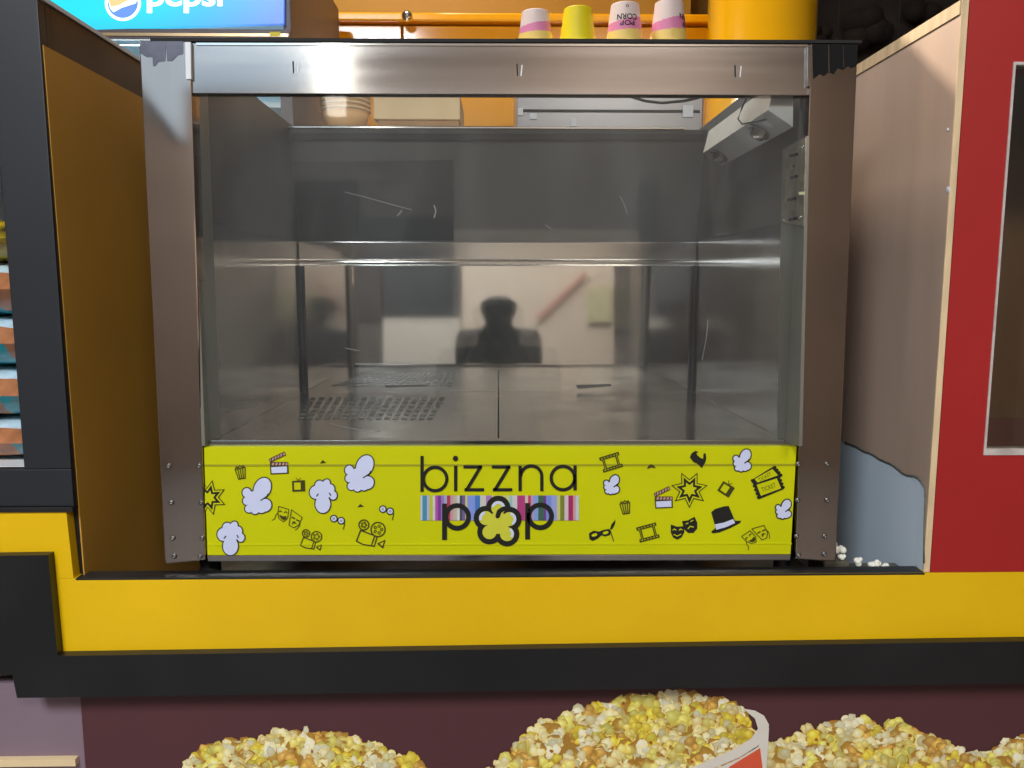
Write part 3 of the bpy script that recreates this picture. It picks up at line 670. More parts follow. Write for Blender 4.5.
# 3-d glasses on a string
for cx, cy in ((640, 417), (868, 373)):
    q = art()
    for dx, dy in ((-17, -5), (17, 5)):
        q.ell(*A_(cx+dx, cy+dy), 18/4.65, 18/4.65, K, 0); q.ell(*A_(cx+dx, cy+dy), 12.5/4.65, 12.5/4.65, WH, 1); q.ell(*A_(cx+dx, cy+dy), 7/4.65, 7/4.65, mat('pale_grey_ink', srgb(160, 165, 185), 0.4), 2)
    q.line([A_(cx+33, cy+8), A_(cx+32, cy+25), A_(cx+27, cy+46)], 0.9, OL, 0); q.build('glasses_print', yp)
# theatre masks, outlined
def masks(T, s, cx, cy, k, rot=0):
    ca, sa = math.cos(math.radians(rot)), math.sin(math.radians(rot))
    q = art(); P = lambda u, v: T(cx+(u*ca-v*sa)*k, cy+(u*sa+v*ca)*k)
    q.line([P(-52, -50), P(-5, -36), P(-10, 5), P(-30, 22), P(-50, 8), P(-56, -15)], 3.6/s, OL, 0, closed=True)
    q.line([P(8, -34), P(58, 2), P(40, 38), P(18, 50), P(-4, 38), P(2, 0)], 3.6/s, OL, 0, closed=True)
    q.poly([P(-50, -12), P(-34, -4), P(-14, -4), P(-18, 8), P(-30, 14), P(-42, 6)], OL, 1)
    q.poly([P(8, 34), P(14, 20), P(24, 20), P(32, 34), P(20, 28)], OL, 1)
    for u, v in ((-44, -26), (-20, -22)): q.line([P(u-7, v+2), P(u, v-4), P(u+7, v+2)], 4.5/s, OL, 1)
    for u, v in ((16, 0), (38, 12)): q.line([P(u-8, v), P(u+8, v+7)], 6/s, OL, 1)
    q.line([P(-56, -20), P(-66, -8), P(-70, 8), P(-84, 16)], 3/s, OL, 0); q.line([P(48, 20), P(46, 40), P(34, 54), P(24, 62)], 3/s, OL, 0)
    q.build('theatre_masks_print', yp)
masks(A_, 4.6545, 418, 405, 1.0); masks(B_, 4.452, 785, 465, 0.92, rot=-52)
# film cameras
def fcam(cx, cy, k):
    q = art(); P = lambda u, v: A_(cx+u*k, cy+v*k); wd = 5*k/4.65+0.25
    q.line([P(-62, 30), P(-42, -22), P(26, 4), P(10, 52), P(-30, 46)], wd, OL, 0, closed=True)
    q.line([P(26, 4), P(38, 8), P(24, 54), P(10, 52)], wd, OL, 0)
    q.poly([P(36, 42), P(78, 22), P(74, 40), P(66, 66)], OL, 0); q.poly([P(50, 42), P(70, 34), P(62, 54)], M_lime, 1)
    q.ring(*P(-26, -48), 24*k/4.65, wd, OL, 0, n=20); q.ring(*P(42, -26), 34*k/4.65, wd, OL, 0, n=24)
    for t in range(5):
        q.ring(*P(42+17*math.cos(t*1.257), -26+17*math.sin(t*1.257)), 6*k/4.65, wd*0.7, OL, 0, n=8)
        q.ring(*P(-26+11*math.cos(t*1.257), -48+11*math.sin(t*1.257)), 4*k/4.65, wd*0.6, OL, 0, n=8)
    q.build('film_camera_print', yp)
fcam(788, 488, 0.97); fcam(512, 515, 0.72)
# black theatre masks, carnival mask, top hat, tickets, magician glove
q = art()
q.poly([B_(*p) for p in ((404, 420), (432, 430), (462, 428), (464, 455), (452, 478), (433, 488), (414, 478), (404, 455))], K, 0)
q.poly([B_(*p) for p in ((454, 405), (480, 402), (510, 386), (522, 412), (522, 438), (505, 458), (482, 458), (462, 440))], K, 0)
for l in ([(412, 446), (420, 440), (428, 446)], [(440, 446), (448, 440), (456, 445)], [(416, 464), (432, 472), (450, 463)], [(470, 418), (482, 414)], [(492, 408), (504, 400)], [(480, 440), (490, 428), (506, 432)]):
    q.line([B_(*p) for p in l], 0.9, M_lime, 1)
q.build('black_masks_print', yp)
q = art()
q.poly([B_(*p) for p in ((40, 460), (60, 448), (85, 452), (105, 444), (128, 440), (138, 450), (132, 468), (110, 474), (96, 468), (78, 484), (56, 494), (42, 486))], K, 0)
q.ell(*B_(64, 467), 3, 1.5, M_lime, 1, -15); q.ell(*B_(114, 457), 3, 1.5, M_lime, 1, -15)
q.poly([B_(*p) for p in ((132, 445), (140, 420), (158, 398), (156, 418), (144, 440))], K, 0); q.line([B_(136, 452), B_(150, 496)], 0.9, K, 0)
q.build('carnival_mask_print', yp)
q = art()
q.poly([B_(*p) for p in ((584, 366), (600, 352), (640, 340), (662, 338), (674, 366), (690, 404), (718, 404), (712, 414), (670, 436), (620, 456), (590, 460), (584, 452), (604, 436))], K, 0)
q.poly([B_(*p) for p in ((600, 420), (640, 412), (682, 396), (690, 414), (650, 432), (606, 444))], WH, 1)
q.build('top_hat_print', yp)
q = art()
t1 = [(764, 222), (864, 160), (900, 206), (782, 244)]; t2 = [(772, 240), (884, 200), (908, 262), (796, 308)]
for t, ins in ((t1, 0), (t2, 2)):
    q.poly([B_(*p) for p in t], K, ins)
    cx = sum(p[0] for p in t)/4; cy = sum(p[1] for p in t)/4
    q.poly([B_(cx+(x-cx)*0.80, cy+(y-cy)*0.72) for x, y in t], M_lime, ins+1)
    for j in range(4):
        for e0, e1 in ((t[0], t[3]), (t[1], t[2])):
            q.ell(*B_(e0[0]+(e1[0]-e0[0])*(j+.5)/4, e0[1]+(e1[1]-e0[1])*(j+.5)/4), 1.5, 1.5, K, ins, n=8)
q.text('TICKET', OL, *[B_(812, 276)[0], B_(878, 0)[0]], B_(0, 276)[1], 4.6, 4, rot=-21)
q.text('TICKET', OL, *[B_(800, 232)[0], B_(862, 0)[0]], B_(0, 230)[1], 3.6, 1.6, rot=-29)
q.build('ticket_print', yp)
q = art()
q.poly([B_(*p) for p in ((489, 122), (496, 104), (512, 93), (528, 96), (518, 104), (522, 112), (536, 124), (548, 128), (550, 104), (560, 104), (562, 130), (556, 148), (542, 170), (534, 162), (522, 150), (504, 142))], K, 0)
q.build('glove_print', yp)

# ------------------------------------------------------------------ poster under the counter: printed popcorn on maroon
YPO = 1.186
po = empty('popcorn_poster', (0.3, YPO, 0.3), 'maroon poster printed with heaps of popcorn, under the counter', 'poster')
zlow = U(500, 768, YPO).z-0.22
p0, p1 = U(80.5, 700, YPO).x, 1.85
box('poster_sheet', (p0, YPO, zlow), (p1, YPO+0.0035, ZLOW-0.04), M_maroon, po)
M_ink = attr_mat('popcorn_ink', 0.45)
def heap(outline, seed, name):
    rnd = random.Random(seed); V_, F_, Cc = [], [], []
    def top(x):
        for (x0, y0), (x1, y1) in zip(outline, outline[1:]):
            if x0 <= x <= x1: return y0+(y1-y0)*(x-x0)/(x1-x0)
        return 999
    lay = [0]
    def disc(cx, cy, r, ci, ce, n=9, off=(0, 0)):
        lay[0] += 1
        d = Vector((0, -0.0006-0.0000012*lay[0], 0)); b = len(V_)
        V_.append(U(cx+off[0]*r, cy+off[1]*r, YPO)+d); Cc.append(ci); ph = rnd.random()*6
        for k in range(n):
            t = 2*math.pi*k/n+ph; q = r*(1+0.28*rnd.uniform(-1, 1))
            V_.append(U(cx+q*math.cos(t), cy+q*math.sin(t), YPO)+d); Cc.append(ce)
        for k in range(n): F_.append((b, b+1+k, b+1+(k+1) % n))
    ks = []
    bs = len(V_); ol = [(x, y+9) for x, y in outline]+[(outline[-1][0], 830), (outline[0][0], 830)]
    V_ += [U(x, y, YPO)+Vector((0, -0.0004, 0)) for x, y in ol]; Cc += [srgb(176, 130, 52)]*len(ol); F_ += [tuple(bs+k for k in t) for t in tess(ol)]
    x0, x1 = outline[0][0], outline[-1][0]
    x = x0+4
    while x < x1-3: ks.append((x, top(x)+6.5+rnd.uniform(-1.5, 2))); x += rnd.uniform(7, 11)
    yb = 815
    cnt = int((x1-x0)*(yb-715)/68)
    for _ in range(cnt):
        x = rnd.uniform(x0, x1); y = rnd.uniform(690, yb)
        if y > top(x)+8: ks.append((x, y))
    ks.sort(key=lambda k: k[1]+rnd.uniform(-4, 4))
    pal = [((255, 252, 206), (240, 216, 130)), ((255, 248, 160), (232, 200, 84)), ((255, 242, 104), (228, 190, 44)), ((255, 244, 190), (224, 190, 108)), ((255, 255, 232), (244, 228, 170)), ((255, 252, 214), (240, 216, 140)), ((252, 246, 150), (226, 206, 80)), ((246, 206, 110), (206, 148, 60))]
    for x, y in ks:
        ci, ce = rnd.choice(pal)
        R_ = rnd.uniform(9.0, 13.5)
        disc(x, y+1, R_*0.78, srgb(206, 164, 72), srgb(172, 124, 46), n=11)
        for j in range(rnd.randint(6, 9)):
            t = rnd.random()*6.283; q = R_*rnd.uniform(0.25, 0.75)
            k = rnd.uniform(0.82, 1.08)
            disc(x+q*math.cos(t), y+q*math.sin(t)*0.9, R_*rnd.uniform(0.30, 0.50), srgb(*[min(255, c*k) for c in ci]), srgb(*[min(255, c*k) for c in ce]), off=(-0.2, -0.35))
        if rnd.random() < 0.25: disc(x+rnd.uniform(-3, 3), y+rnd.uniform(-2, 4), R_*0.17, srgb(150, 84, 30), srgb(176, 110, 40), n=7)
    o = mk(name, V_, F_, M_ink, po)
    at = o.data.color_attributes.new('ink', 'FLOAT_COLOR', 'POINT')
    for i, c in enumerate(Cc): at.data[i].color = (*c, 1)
    return o
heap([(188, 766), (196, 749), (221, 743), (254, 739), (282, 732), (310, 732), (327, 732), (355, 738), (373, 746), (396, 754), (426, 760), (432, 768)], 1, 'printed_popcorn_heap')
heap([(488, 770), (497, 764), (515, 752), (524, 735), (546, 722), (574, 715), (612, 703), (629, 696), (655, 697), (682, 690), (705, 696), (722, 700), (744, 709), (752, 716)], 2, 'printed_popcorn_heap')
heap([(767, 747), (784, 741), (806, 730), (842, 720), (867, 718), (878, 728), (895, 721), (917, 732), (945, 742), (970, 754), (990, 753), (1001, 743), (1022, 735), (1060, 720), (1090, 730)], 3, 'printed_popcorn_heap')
q = Art(lambda x, y: U(x, y, YPO), (0, -0.0045, 0))
RW = mat('printed_cup_white', srgb(226, 218, 206), 0.45, var=0.04); RO = mat('printed_cup_red', srgb(222, 92, 62), 0.45, var=0.04)
q.poly([(742, 707), (754, 709), (763, 714), (768, 723), (767, 733), (757, 744), (738, 756), (700, 772), (660, 790), (658, 780), (700, 762), (732, 748), (750, 737), (757, 727), (754, 717)], RW, 0)
q.poly([(768, 726), (766, 760), (764, 800), (700, 800), (690, 778), (738, 757), (757, 745)], RW, 0)
q.step = Vector((0, -0.0048, 0))
q.poly([(759, 746), (762, 770), (760, 800), (742, 800), (728, 765), (741, 757)], RO, 0)
q.poly([(716, 770), (724, 766), (736, 800), (712, 800), (702, 778)], RO, 0)
q.build('printed_cup', po)

# ------------------------------------------------------------------ stray popcorn on the counter
M_pop = mat('white_popcorn', srgb(240, 238, 222), 0.7, var=0.08, scale=120, bump=0.3, col2=srgb(255, 252, 244))
def kernel(name, loc, r, seed, label):
    rnd = random.Random(seed); bm = bmesh.new()
    for j in range(7):
        d = Vector((rnd.uniform(-1, 1), rnd.uniform(-1, 1), rnd.uniform(-0.5, 0.8))).normalized()*r*0.5
        bmesh.ops.create_icosphere(bm, subdivisions=2, radius=r*rnd.uniform(0.38, 0.6), matrix=Matrix.Translation(d))
    lo = min(v.co.z for v in bm.verts)
    for v in bm.verts: v.co.z -= lo
    me = bpy.data.meshes.new(name); bm.to_mesh(me); bm.free(); me.materials.append(M_pop)
    for p in me.polygons: p.use_smooth = True
    o = bpy.data.objects.new(name, me); COL.objects.link(o); o.location = loc
    return tag(o, label, 'popcorn', 'stray popcorn on the counter')
zk1, zk2 = ZC-0.0035, ZC-0.0115
PKS = [((0.568, 1.262), zk1, 0.013, 'popcorn piece at the back of the small heap on the grey block'), ((0.572, 1.240), zk1, 0.012, 'popcorn piece in the middle of the small heap on the grey block'), ((0.557, 1.236), zk1, 0.011, 'popcorn piece against the cabinet on the grey block'), ((0.569, 1.222), zk1, 0.007, 'popcorn piece at the front of the small heap on the grey block'),
       ((0.592, 1.212), zk2, 0.009, 'lone popcorn piece between the block and the pale board'), ((0.604, 1.195), zk2, 0.009, 'popcorn piece behind the counter edge, left one of the front row'), ((0.616, 1.196), zk2, 0.009, 'popcorn piece behind the counter edge, middle of the front row'), ((0.629, 1.195), zk2, 0.007, 'popcorn piece behind the counter edge, right one of the front row')]
for k, ((x, y), z, r, lb) in enumerate(PKS): kernel('popcorn_piece', (x, y, z), r, k+5, lb)

# ------------------------------------------------------------------ shop behind: yellow cupboard, shelf goods, cups, cooler, pillar
YK = 2.75
M_gl = mat('glossy_amber_laminate', srgb(248, 172, 8), 0.12, var=0.04, scale=3, coat=0.6)
kc = empty('yellow_cupboard', (0.1, YK+0.15, 0), 'glossy amber yellow cupboard behind the cabinet, with chrome knob', 'cupboard')
xa, xb = U(336, 25, YK).x, U(720, 25, YK).x; zk = U(500, 17, YK).z
xs = U(402, 25, YK).x
box('carcass', (xa, YK+0.02, 0), (xb, 3.17, zk), M_wally, kc)
d1 = box('door', (xa, YK, 0.1), (xs-0.003, YK+0.019, zk-0.03), M_gl, kc, 0.003)
box('door', (xs+0.003, YK, 0.1), (xb, YK+0.019, zk-0.03), M_gl, kc, 0.003)
box('top_trim', (xa-0.01, YK-0.03, zk-0.024), (xb, YK+0.019, zk+0.004), M_gl, kc, 0.006)
kp = U(408, 19, YK-0.03)
lathe('knob', [(0.007, 0), (0.007, 0.012), (0.016, 0.018), (0.019, 0.028), (0.014, 0.038), (0.0005, 0.041)], kp, M_chrome, kc, n=20, axis=Vector((0, -1, 0)))
# soffit above the cupboard
struct(box('trim_1', (xa-0.6, 3.18, zk-0.02), (xb, 3.49, CEIL-0.01), M_wally))

# steel appliance that carries the upturned cups
YG = 2.06
ap = empty('steel_appliance', (U(610, 110, YG).x, YG+0.2, 0), 'tall grey steel appliance behind the cabinet, cups on top', 'appliance')
ax0, ax1 = U(517, 110, YG).x, U(704, 110, YG).x
zcup = U(600, 47, YG+0.07).z
M_appl = mat('pale_appliance_steel', (0.25, 0.25, 0.265), 0.28, metal=0.75, var=0.12, scale=7, stretch=(0.2, 1, 1))
box('body', (ax0, YG+0.004, 0.0), (ax1, YG+0.45, zcup-0.02), M_appl, ap, 0.004)
box('top_plate', (ax0-0.004, YG, zcup-0.019), (ax1+0.004, YG+0.454, zcup), M_steel, ap, 0.002)
box('door_seam', (ax0+0.01, YG+0.001, U(600, 112, YG).z), (ax1-0.01, YG+0.0038, U(600, 109.5, YG).z), M_gap, ap)
for x0, x1, y0, y1 in ((518, 523, 108, 115), (530, 537, 113, 119), (571, 576, 117, 126), (683, 693, 105, 117)):
    a = U(x0, y0, YG); b = U(x1, y1, YG); box('control_label', (a.x, YG, a.z), (b.x, YG+0.0035, b.z), M_white, ap)

# unseen board and spot, added together to give the plywood its lit top corner
mb = empty('shading_board', (-0.2, 2.5, 2.54), 'unseen dark board added to shade the plywood side', 'shading board')
box('board', (-1.3, 2.49, 2.545), (0.50, 2.51, 2.715), M_black, mb, 0.002)
for x in (-1.1, 0.3): tube('rod', [(x, 2.5, 2.715), (x, 2.5, CEIL)], 0.005, M_dksteel, mb)
LQ = Vector((-0.3, 2.9, 3.03)); LA = (Vector((0.68, 1.30, 1.75))-LQ).normalized()
pd = empty('added_spotlight', LQ, 'small black spotlight added out of view behind the shading board', 'spotlight')
lathe('lamp_can', [(0.045, 0.02), (0.047, -0.08), (0.03, -0.11), (0.001, -0.112), (0.001, -0.10), (0.04, -0.07), (0.043, 0.02)], LQ, M_gap, pd, n=20, axis=LA)
tube('stem', [LQ-LA*0.06+Vector((0, 0, 0.03)), (LQ.x, LQ.y+0.05, CEIL)], 0.006, M_gap, pd)
lp = bpy.data.lights.new('spot_beam', 'SPOT'); lp.energy = 330; lp.color = (1, 0.84, 0.66); lp.shadow_soft_size = 0.004; lp.spot_size = math.radians(46); lp.spot_blend = 0.4
lo_ = bpy.data.objects.new('spot_beam', lp); COL.objects.link(lo_); lo_.parent = pd; lo_.location = LA*0.03; lo_.rotation_euler = LA.to_track_quat('-Z', 'Y').to_euler()

# upturned paper cups
M_cw = mat('cup_white_paper', srgb(240, 222, 218), 0.5, var=0.03); M_cp = mat('cup_pink_paper', srgb(232, 140, 184), 0.5, var=0.03); M_cy = mat('cup_yellow_paper', srgb(240, 222, 20), 0.5, var=0.03); M_co = mat('cup_cream_paper', srgb(244, 214, 120), 0.5, var=0.03)
def cup(x0, x1, yt, kind, label, words=False):
    Yc = YG+0.07
    a, b = U(x0, yt+3, Yc), U(x1, yt+3, Yc); cx = (a.x+b.x)/2; r1 = (b.x-a.x)/2; zt = U((x0+x1)/2, yt, Yc).z
    h = zt-zcup; r0 = r1*1.32
    e = empty('paper_cup', (cx, Yc, zcup), label, 'cup', 'upturned paper cups on the steel appliance')
    pal = {'p': [M_co, M_cp, M_cw], 'y': [M_cy, M_cy, M_cy]}[kind]
    n = 72; v = []; f = []; fm = []; rows = 40
    for j in range(rows+1):
        t = j/rows; r = r0+(r1-r0)*t
        for k in range(n): v.append((cx+r*math.cos(2*math.pi*k/n), Yc+r*math.sin(2*math.pi*k/n), zcup+0.004+(h-0.004)*t))
    for j in range(rows):
        for k in range(n):
            f.append((j*n+k, j*n+(k+1) % n, (j+1)*n+(k+1) % n, (j+1)*n+k))
            ang = 2*math.pi*k/n; lim1 = 0.34+0.06*math.sin(ang*1+0.6); lim2 = 0.60+0.10*math.sin(ang+1.2)
            t = (j+0.5)/rows; fm.append(0 if t < lim1 else (1 if t < lim2 else 2))
    f.append(tuple(rows*n+k for k in range(n))); fm.append(2)
    mk('cup_wall', v, f, pal, e, fmat=fm, smooth=False).data.polygons.foreach_set('use_smooth', [True]*(rows*n)+[False])
    lathe('rolled_rim', [(r0-0.001, 0), (r0+0.003, 0.001), (r0+0.004, 0.004), (r0+0.001, 0.007), (r0-0.002, 0.006)], (cx, Yc, zcup), pal[0], e, n=36)
    if words:
        q = Art(lambda x, y: Vector((x, y, 0)), (0, 0, 0))
        q.text('CORN', K, -0.62, 0.62, 0.30, 0.26, fat=0.02, flip=True); q.text('POP', K, -0.42, 0.42, 0.62, 0.22, fat=0.02, flip=True)
        q.text('o', K, -0.10, 0.10, -0.12, 0.20, fat=0.0, flip=True)
        vv = []
        for p in q.v:
            t = 0.72-p.y*0.55+0.12; t = max(0.0, min(1, t)); r = r0+(r1-r0)*t+0.0009
            an = -math.pi/2+p.x*1.05+(words-1)
            vv.append((cx+r*math.cos(an), Yc+r*math.sin(an), zcup+0.004+(h-0.004)*t))
        mk('cup_lettering', vv, q.f, q.mats, e, fmat=q.m)
    return e
cup(522, 549, 13, 'p', 'pink and white upturned cup, leftmost of the row, no lettering')
cup(564, 592, 10, 'y', 'plain yellow upturned paper cup')
cup(611, 639, 6, 'p', 'pink and white upturned cup with lettering facing front', 1.0)
cup(655, 683, 4, 'p', 'pink and white upturned cup, rightmost of the row', 2.15)

# shelf with nested bowls and a carton, left of the appliance
YS = 2.25
ZSH = U(400, 133, YS).z
sh_ = empty('wall_shelf', (U(400, 120, YS).x, YS+0.2, ZSH-0.02), 'steel shelf behind the cabinet holding bowls and a carton', 'shelf')
box('shelf_board', (U(300, 120, YS).x, YS-0.1, ZSH-0.02), (U(512, 120, YS).x, YK-0.035, ZSH), M_steel, sh_, 0.002)
for x in (310, 500):
    xx = U(x, 120, YS).x; box('bracket', (xx-0.01, YS+0.0, ZSH-0.09), (xx+0.01, YK-0.035, ZSH-0.0205), M_steel, sh_)
M_bowl = mat('beige_paper_bowl', srgb(226, 178, 118), 0.6, var=0.04); bc = U(346, 120, YS)
rb = (U(372, 110, YS).x-U(322, 110, YS).x)/2
b0 = None
zs = [ZSH+0.001+i*0.0125 for i in range(8)]
ordn = ['lowest', 'second lowest', 'third lowest', 'fourth lowest', 'fourth from the top', 'third from the top', 'second from the top', 'topmost']
for i, z in enumerate(zs):
    e = empty('paper_bowl', (bc.x, YS, z), '%s beige paper bowl of the nested stack behind the cabinet' % ordn[i], 'bowl', 'nested paper bowls')
    if b0 is None:
        b0 = lathe('bowl_wall', [(rb*0.72, 0.0), (rb*0.95, 0.055), (rb*0.93, 0.055), (rb*0.70, 0.003), (0.0005, 0.003)], (bc.x, YS, z), M_bowl, e, n=36)
        b1 = lathe('bowl_rim', [(rb*0.93, 0.0545), (rb*0.99, 0.055), (rb*1.0, 0.058), (rb*0.97, 0.0605), (rb*0.93, 0.059)], (bc.x, YS, z), mat('pale_bowl_rim', srgb(240, 214, 170), 0.6), e, n=36)
    else: dup(b0, (bc.x, YS, z), e); dup(b1, (bc.x, YS, z), e)
ca_, cb_ = U(373, 97, YS), U(460, 97, YS)
zc1 = U(415, 92, YS).z; zc0 = U(415, 119.5, YS).z
cx_ = empty('cardboard_carton', ((ca_.x+cb_.x)/2, YS+0.1, ZSH), 'cream cardboard carton with overhanging lid beside the bowls', 'carton')
box('carton_body', (ca_.x+0.012, YS+0.008, ZSH+0.001), (cb_.x-0.004, YS+0.26, zc0), mat('brown_card', srgb(170, 132, 90), 0.7), cx_, 0.002)
box('carton_lid', (ca_.x, YS, zc0+0.0005), (cb_.x, YS+0.27, zc1), M_cream, cx_, 0.004)

# drinks cooler with lit header
YD = 2.02
cd = empty('drinks_cooler', (-0.9, YD+0.35, 0), 'tall drinks cooler with blue lit header sign, left behind the cabinet', 'cooler')
cx1 = U(290, 20, YD).x; cx0 = cx1-0.80
zh0 = U(200, 29, YD).z; zh1 = zh0+0.26
M_coolg = mat('cooler_grey', srgb(104, 92, 92), 0.45, var=0.08)
box('side_wall', (cx1-0.02, YD+0.01, 0.02), (cx1, YD+0.62, zh1), M_coolg, cd, 0.003)
box('side_wall', (cx0, YD+0.01, 0.02), (cx0+0.02, YD+0.62, zh1), M_coolg, cd, 0.003)
box('rear_wall', (cx0+0.021, YD+0.60, 0.02), (cx1-0.021, YD+0.62, zh1), M_white, cd)
box('top_wall', (cx0+0.021, YD+0.01, zh1-0.02), (cx1-0.021, YD+0.599, zh1), M_coolg, cd)
box('base', (cx0+0.021, YD+0.01, 0.0), (cx1-0.021, YD+0.599, 0.18), M_coolg, cd)
zr = U(200, 40, YD).z
box('header_rail', (cx0, YD-0.004, zr), (cx1, YD+0.0095, zh0-0.001), M_coolg, cd, 0.002)
box('rail_strip', (cx0+0.01, YD-0.007, U(200, 37, YD).z), (cx1-0.004, YD-0.0045, U(200, 34, YD).z), mat('brass_strip', srgb(200, 170, 130), 0.3, metal=0.8), cd)
q = U(276, 31, YD); box('price_tag', (q.x-0.013, YD-0.0085, U(200, 36.5, YD).z), (q.x+0.013, YD-0.0072, U(200, 32.5, YD).z), mat('yellow_tag', srgb(240, 220, 30), 0.5), cd)
box('door_glass', (cx0+0.03, YD+0.002, 0.19), (cx1-0.03, YD+0.008, zr-0.012), M_glass2, cd)
box('door_frame', (cx0, YD-0.004, 0.19), (cx0+0.0295, YD+0.0095, zr-0.001), M_coolg, cd)
box('door_frame', (cx1-0.0295, YD-0.004, 0.19), (cx1, YD+0.0095, zr-0.001), M_coolg, cd)
for z in (0.6, 1.0, 1.4, 1.70, 1.86):
    box('wire_shelf', (cx0+0.021, YD+0.03, z), (cx1-0.021, YD+0.55, z+0.012), M_white, cd)
box('light_tube', (cx0+0.05, YD+0.06, zr-0.05), (cx1-0.05, YD+0.08, zr-0.03), mat('cool_lit_tube', (0.75, 0.95, 1.0), 0.5, var=0.01, emit=14.0), cd)
# header face: back-lit blue print, brighter where the tube sits
def sign_mat():
    m = bpy.data.materials.new('backlit_blue'); m.use_nodes = True; n = m.node_tree.nodes; l = m.node_tree.links; b = n['Principled BSDF']
    tc = n.new('ShaderNodeTexCoord'); mp = n.new('ShaderNodeMapping'); mp.inputs['Location'].default_value = (0.02, 0, -0.14); mp.inputs['Scale'].default_value = (2.1, 1, 5.5)
    l.new(tc.outputs['Object'], mp.inputs[0]); gr = n.new('ShaderNodeTexGradient'); gr.gradient_type = 'SPHERICAL'
    mp.inputs['Location'].default_value = (0.15, 0, -0.55)
    l.new(mp.outputs[0], gr.inputs[0]); rp_ = n.new('ShaderNodeValToRGB'); e = rp_.color_ramp.elements
    e[0].color = (*srgb(70, 125, 240), 1); e[1].color = (*srgb(30, 240, 255), 1); e[1].position = 0.7
    l.new(gr.outputs[0], rp_.inputs[0]); l.new(rp_.outputs[0], b.inputs['Emission Color']); b.inputs['Emission Strength'].default_value = 0.95
    b.inputs['Base Color'].default_value = (0.02, 0.06, 0.2, 1); b.inputs['Roughness'].default_value = 0.3
    return m
hp = prism('header_sign', [U(-40, 34, YD-0.005), U(283.5, 23.5, YD-0.005), Vector((U(287, 0, YD).x, YD-0.005, zh1)), Vector((cx0+0.001, YD-0.005, zh1))], (0, 0.012, 0), sign_mat(), cd)
q = Art(lambda x, y: U(x, y, YD-0.005), (0, -0.0006, 0))
EW = mat('lit_white_letter', (1, 1, 1), 0.4, var=0.005, emit=1.1); EO = mat('lit_peach', srgb(250, 190, 130), 0.4, var=0.02, emit=0.9); EB = mat('lit_blue', srgb(95, 140, 235), 0.4, var=0.02, emit=0.8)
q.ell(123, 3, 18, 18, EW, 0, n=40); q.ell(123, 3, 15.2, 15.2, EB, 1, n=40)
q.poly([(108.5, 0), (110.5, 9), (114, 12.5), (122, 8), (136, 3.5), (138, 0), (136, -6), (123, -12), (110, -6)], EW, 2)
q.poly([(109, 0), (111, 7), (119, 6), (128, 1), (134, -4), (123, -12), (112, -8)], EO, 3)
q.text('pepsi', EW, 147, 223, 5.5, 21, 0, fat=0.025)
q.build('header_lettering', hp)

# yellow round pillar and the dark corner with hanging chains
YPL = 2.55
pa_, pb_ = U(709, 30, YPL).x, U(813, 30, YPL).x
pl = lathe('round_pillar', [((pb_-pa_)/2, 0), ((pb_-pa_)/2, 0.001), ((pb_-pa_)/2, CEIL-0.001)], ((pa_+pb_)/2, YPL, 0), mat('glossy_yellow_pillar', srgb(240, 178, 10), 0.18, var=0.04, scale=3, coat=0.5), n=64)
for p in pl.data.polygons: p.use_smooth = len(p.vertices) == 4
tag(pl, 'glossy yellow round pillar behind the cabinet', 'pillar')
for x, lb in ((838.5, 'thin dark chain hanging near the yellow pillar'), (899, 'thin dark chain hanging above the plywood edge')):
    c = U(x, 20, 3.0); zl = U(x, 62, 3.0).z
    e = empty('hanging_chain', (c.x, 3.0, zl), lb, 'chain', 'thin chains in the dark corner')
    tube('chain_strand', [(c.x, 3.0, CEIL), (c.x, 3.0, zl)], 0.0028, M_dksteel, e)
    lathe('weight', [(0.003, 0), (0.008, -0.01), (0.008, -0.03), (0.001, -0.034)], (c.x, 3.0, zl), M_dksteel, e, n=10)
# dark lumpy bundles hanging in the corner
M_bun = mat('dark_brown_bundle', (0.012, 0.006, 0.004), 0.9, var=0.5, scale=10)
for k, (x, y, r) in enumerate([(868, 30, 0.085), (818, 40, 0.06), (925, 8, 0.07)]):
    p = U(x, y, 3.28-r*0.5); bm = bmesh.new(); rnd = random.Random(k+40)
    for j in range(6):
        bmesh.ops.create_icosphere(bm, subdivisions=2, radius=r*rnd.uniform(0.45, 0.7), matrix=Matrix.Translation((rnd.uniform(-1, 1)*r*0.7, rnd.uniform(-0.3, 0.3)*r, rnd.uniform(-1, 1)*r*0.5)))
    me = bpy.data.meshes.new('hanging_bundle'); bm.to_mesh(me); bm.free(); me.materials.append(M_bun)
    for f in me.polygons: f.use_smooth = True
    o = bpy.data.objects.new('hanging_bundle', me); COL.objects.link(o); o.location = p
    tag(o, ['dark bundle in the corner between the two chains', 'dark bundle beside the yellow pillar', 'dark bundle above the plywood top edge'][k], 'bundle', 'dark hanging bundles')

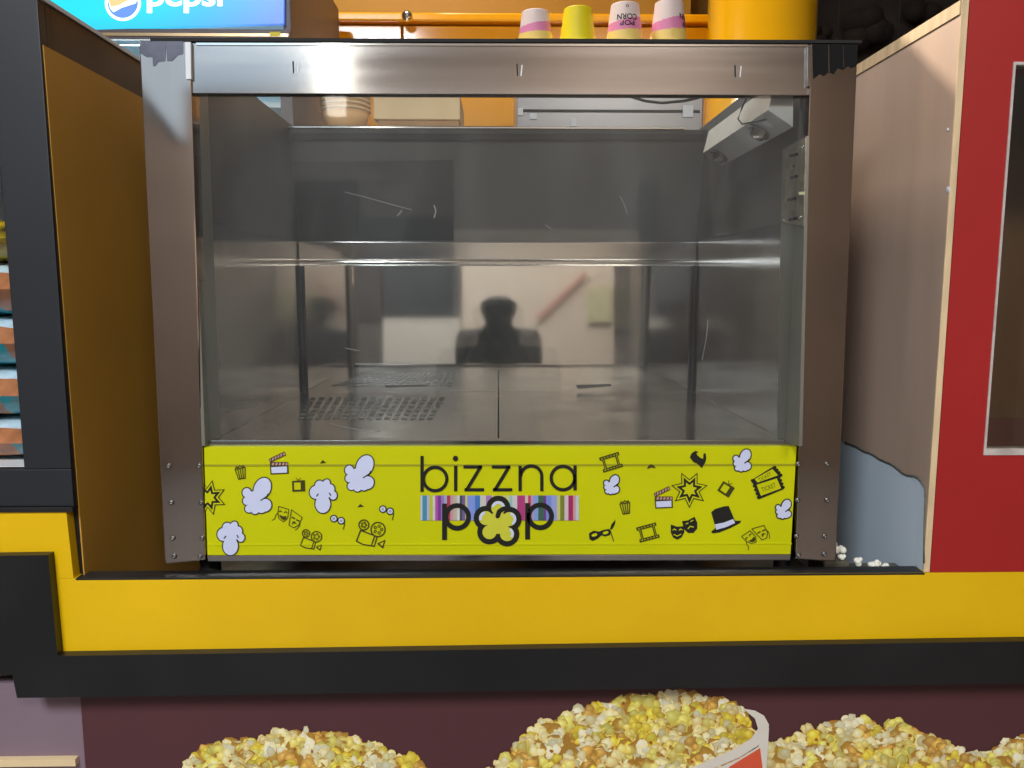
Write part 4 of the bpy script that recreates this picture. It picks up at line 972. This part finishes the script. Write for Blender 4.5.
# ------------------------------------------------------------------ the photographer, seen only mirrored in the polished steel
pe = bpy.data.meshes.new('person'); PY = -0.36
J = {'pel': (0, PY, 0.92, .15), 'wai': (0, PY, 1.04, .135), 'che': (0, PY, 1.20, .16), 'neck': (0, PY, 1.37, .055), 'chin': (0, PY+.02, 1.43, .075), 'head': (0, PY+.015, 1.51, .115), 'crown': (0, PY, 1.575, .085),
     'shl': (-.19, PY, 1.30, .085), 'ell': (-.25, PY+.10, 1.10, .047), 'wrl': (-.09, PY+.26, 1.33, .032), 'hal': (-.075, PY+.285, 1.38, .028),
     'shr': (.19, PY, 1.30, .085), 'elr': (.25, PY+.10, 1.10, .047), 'wrr': (.09, PY+.26, 1.33, .032), 'har': (.075, PY+.285, 1.38, .028),
     'hpl': (-.10, PY, .86, .10), 'knl': (-.11, PY+.02, .48, .065), 'anl': (-.12, PY, .10, .045), 'tol': (-.13, PY+.14, .045, .04),
     'hpr': (.10, PY, .86, .10), 'knr': (.11, PY+.02, .48, .065), 'anr': (.12, PY, .10, .045), 'tor': (.13, PY+.14, .045, .04)}
E_ = 'pel-wai wai-che che-neck neck-chin chin-head head-crown che-shl shl-ell ell-wrl wrl-hal che-shr shr-elr elr-wrr wrr-har pel-hpl hpl-knl knl-anl anl-tol pel-hpr hpr-knr knr-anr anr-tor'.split()
PSC = 0.865
J = {k: (x*0.92, PY+(y-PY)*0.9, z*PSC, r) for k, (x, y, z, r) in J.items()}
for k in ('ell', 'elr'): x, y, z, r = J[k]; J[k] = (x*0.72, y, z, r)
nm = list(J); vs = [Vector(J[k][:3]) for k in nm]; ed = [tuple(nm.index(q) for q in e.split('-')) for e in E_]; rad = [J[k][3] for k in nm]
for s, h, wv in ((-1, 'hal', 'wrl'), (1, 'har', 'wrr')):      # four fingers and a thumb around the phone
    b = nm.index(h); hp_ = vs[b]
    for j in range(4):
        a1 = hp_+Vector((-s*0.004*j, 0.03, 0.022-0.016*j)); a2 = a1+Vector((-s*0.03, 0.012, 0.004))
        i = len(vs); vs += [a1, a2]; rad += [.009, .008]; ed += [(b, i), (i, i+1)]
    a1 = hp_+Vector((-s*0.02, -0.006, 0.03)); a2 = a1+Vector((-s*0.02, 0.0, 0.018)); i = len(vs); vs += [a1, a2]; rad += [.011, .009]; ed += [(b, i), (i, i+1)]
pe.from_pydata([tuple(v) for v in vs], ed, []); pob = bpy.data.objects.new('person', pe); COL.objects.link(pob)
sk = pob.modifiers.new('skin', 'SKIN'); pob.modifiers.new('sub', 'SUBSURF').levels = 1; pob.modifiers['sub'].render_levels = 1
if not pe.skin_vertices: 
    bm = bmesh.new(); bm.from_mesh(pe); bm.verts.layers.skin.verify(); bm.to_mesh(pe); bm.free()
for i, r in enumerate(rad):
    sv = pe.skin_vertices[0].data[i]; sv.radius = (r, r); sv.use_root = (i == 0)
pe.materials.append(mat('dark_clothes', (0.018, 0.017, 0.018), 0.85, var=0.2))
tag(pob, 'person in dark clothes holding up a phone, mirrored in the steel', 'person')
ph = empty('phone', (0, -0.08, 1.19), 'black phone held up by the mirrored person', 'phone')
box('phone_body', (-0.065, -0.082, 1.195), (0.065, -0.074, 1.262), M_gap, ph, 0.002)
lathe('phone_lens', [(0.005, 0), (0.005, 0.002), (0.0005, 0.002)], (0.02, -0.074, 1.25), M_chrome, ph, n=12, axis=Vector((0, 1, 0)))
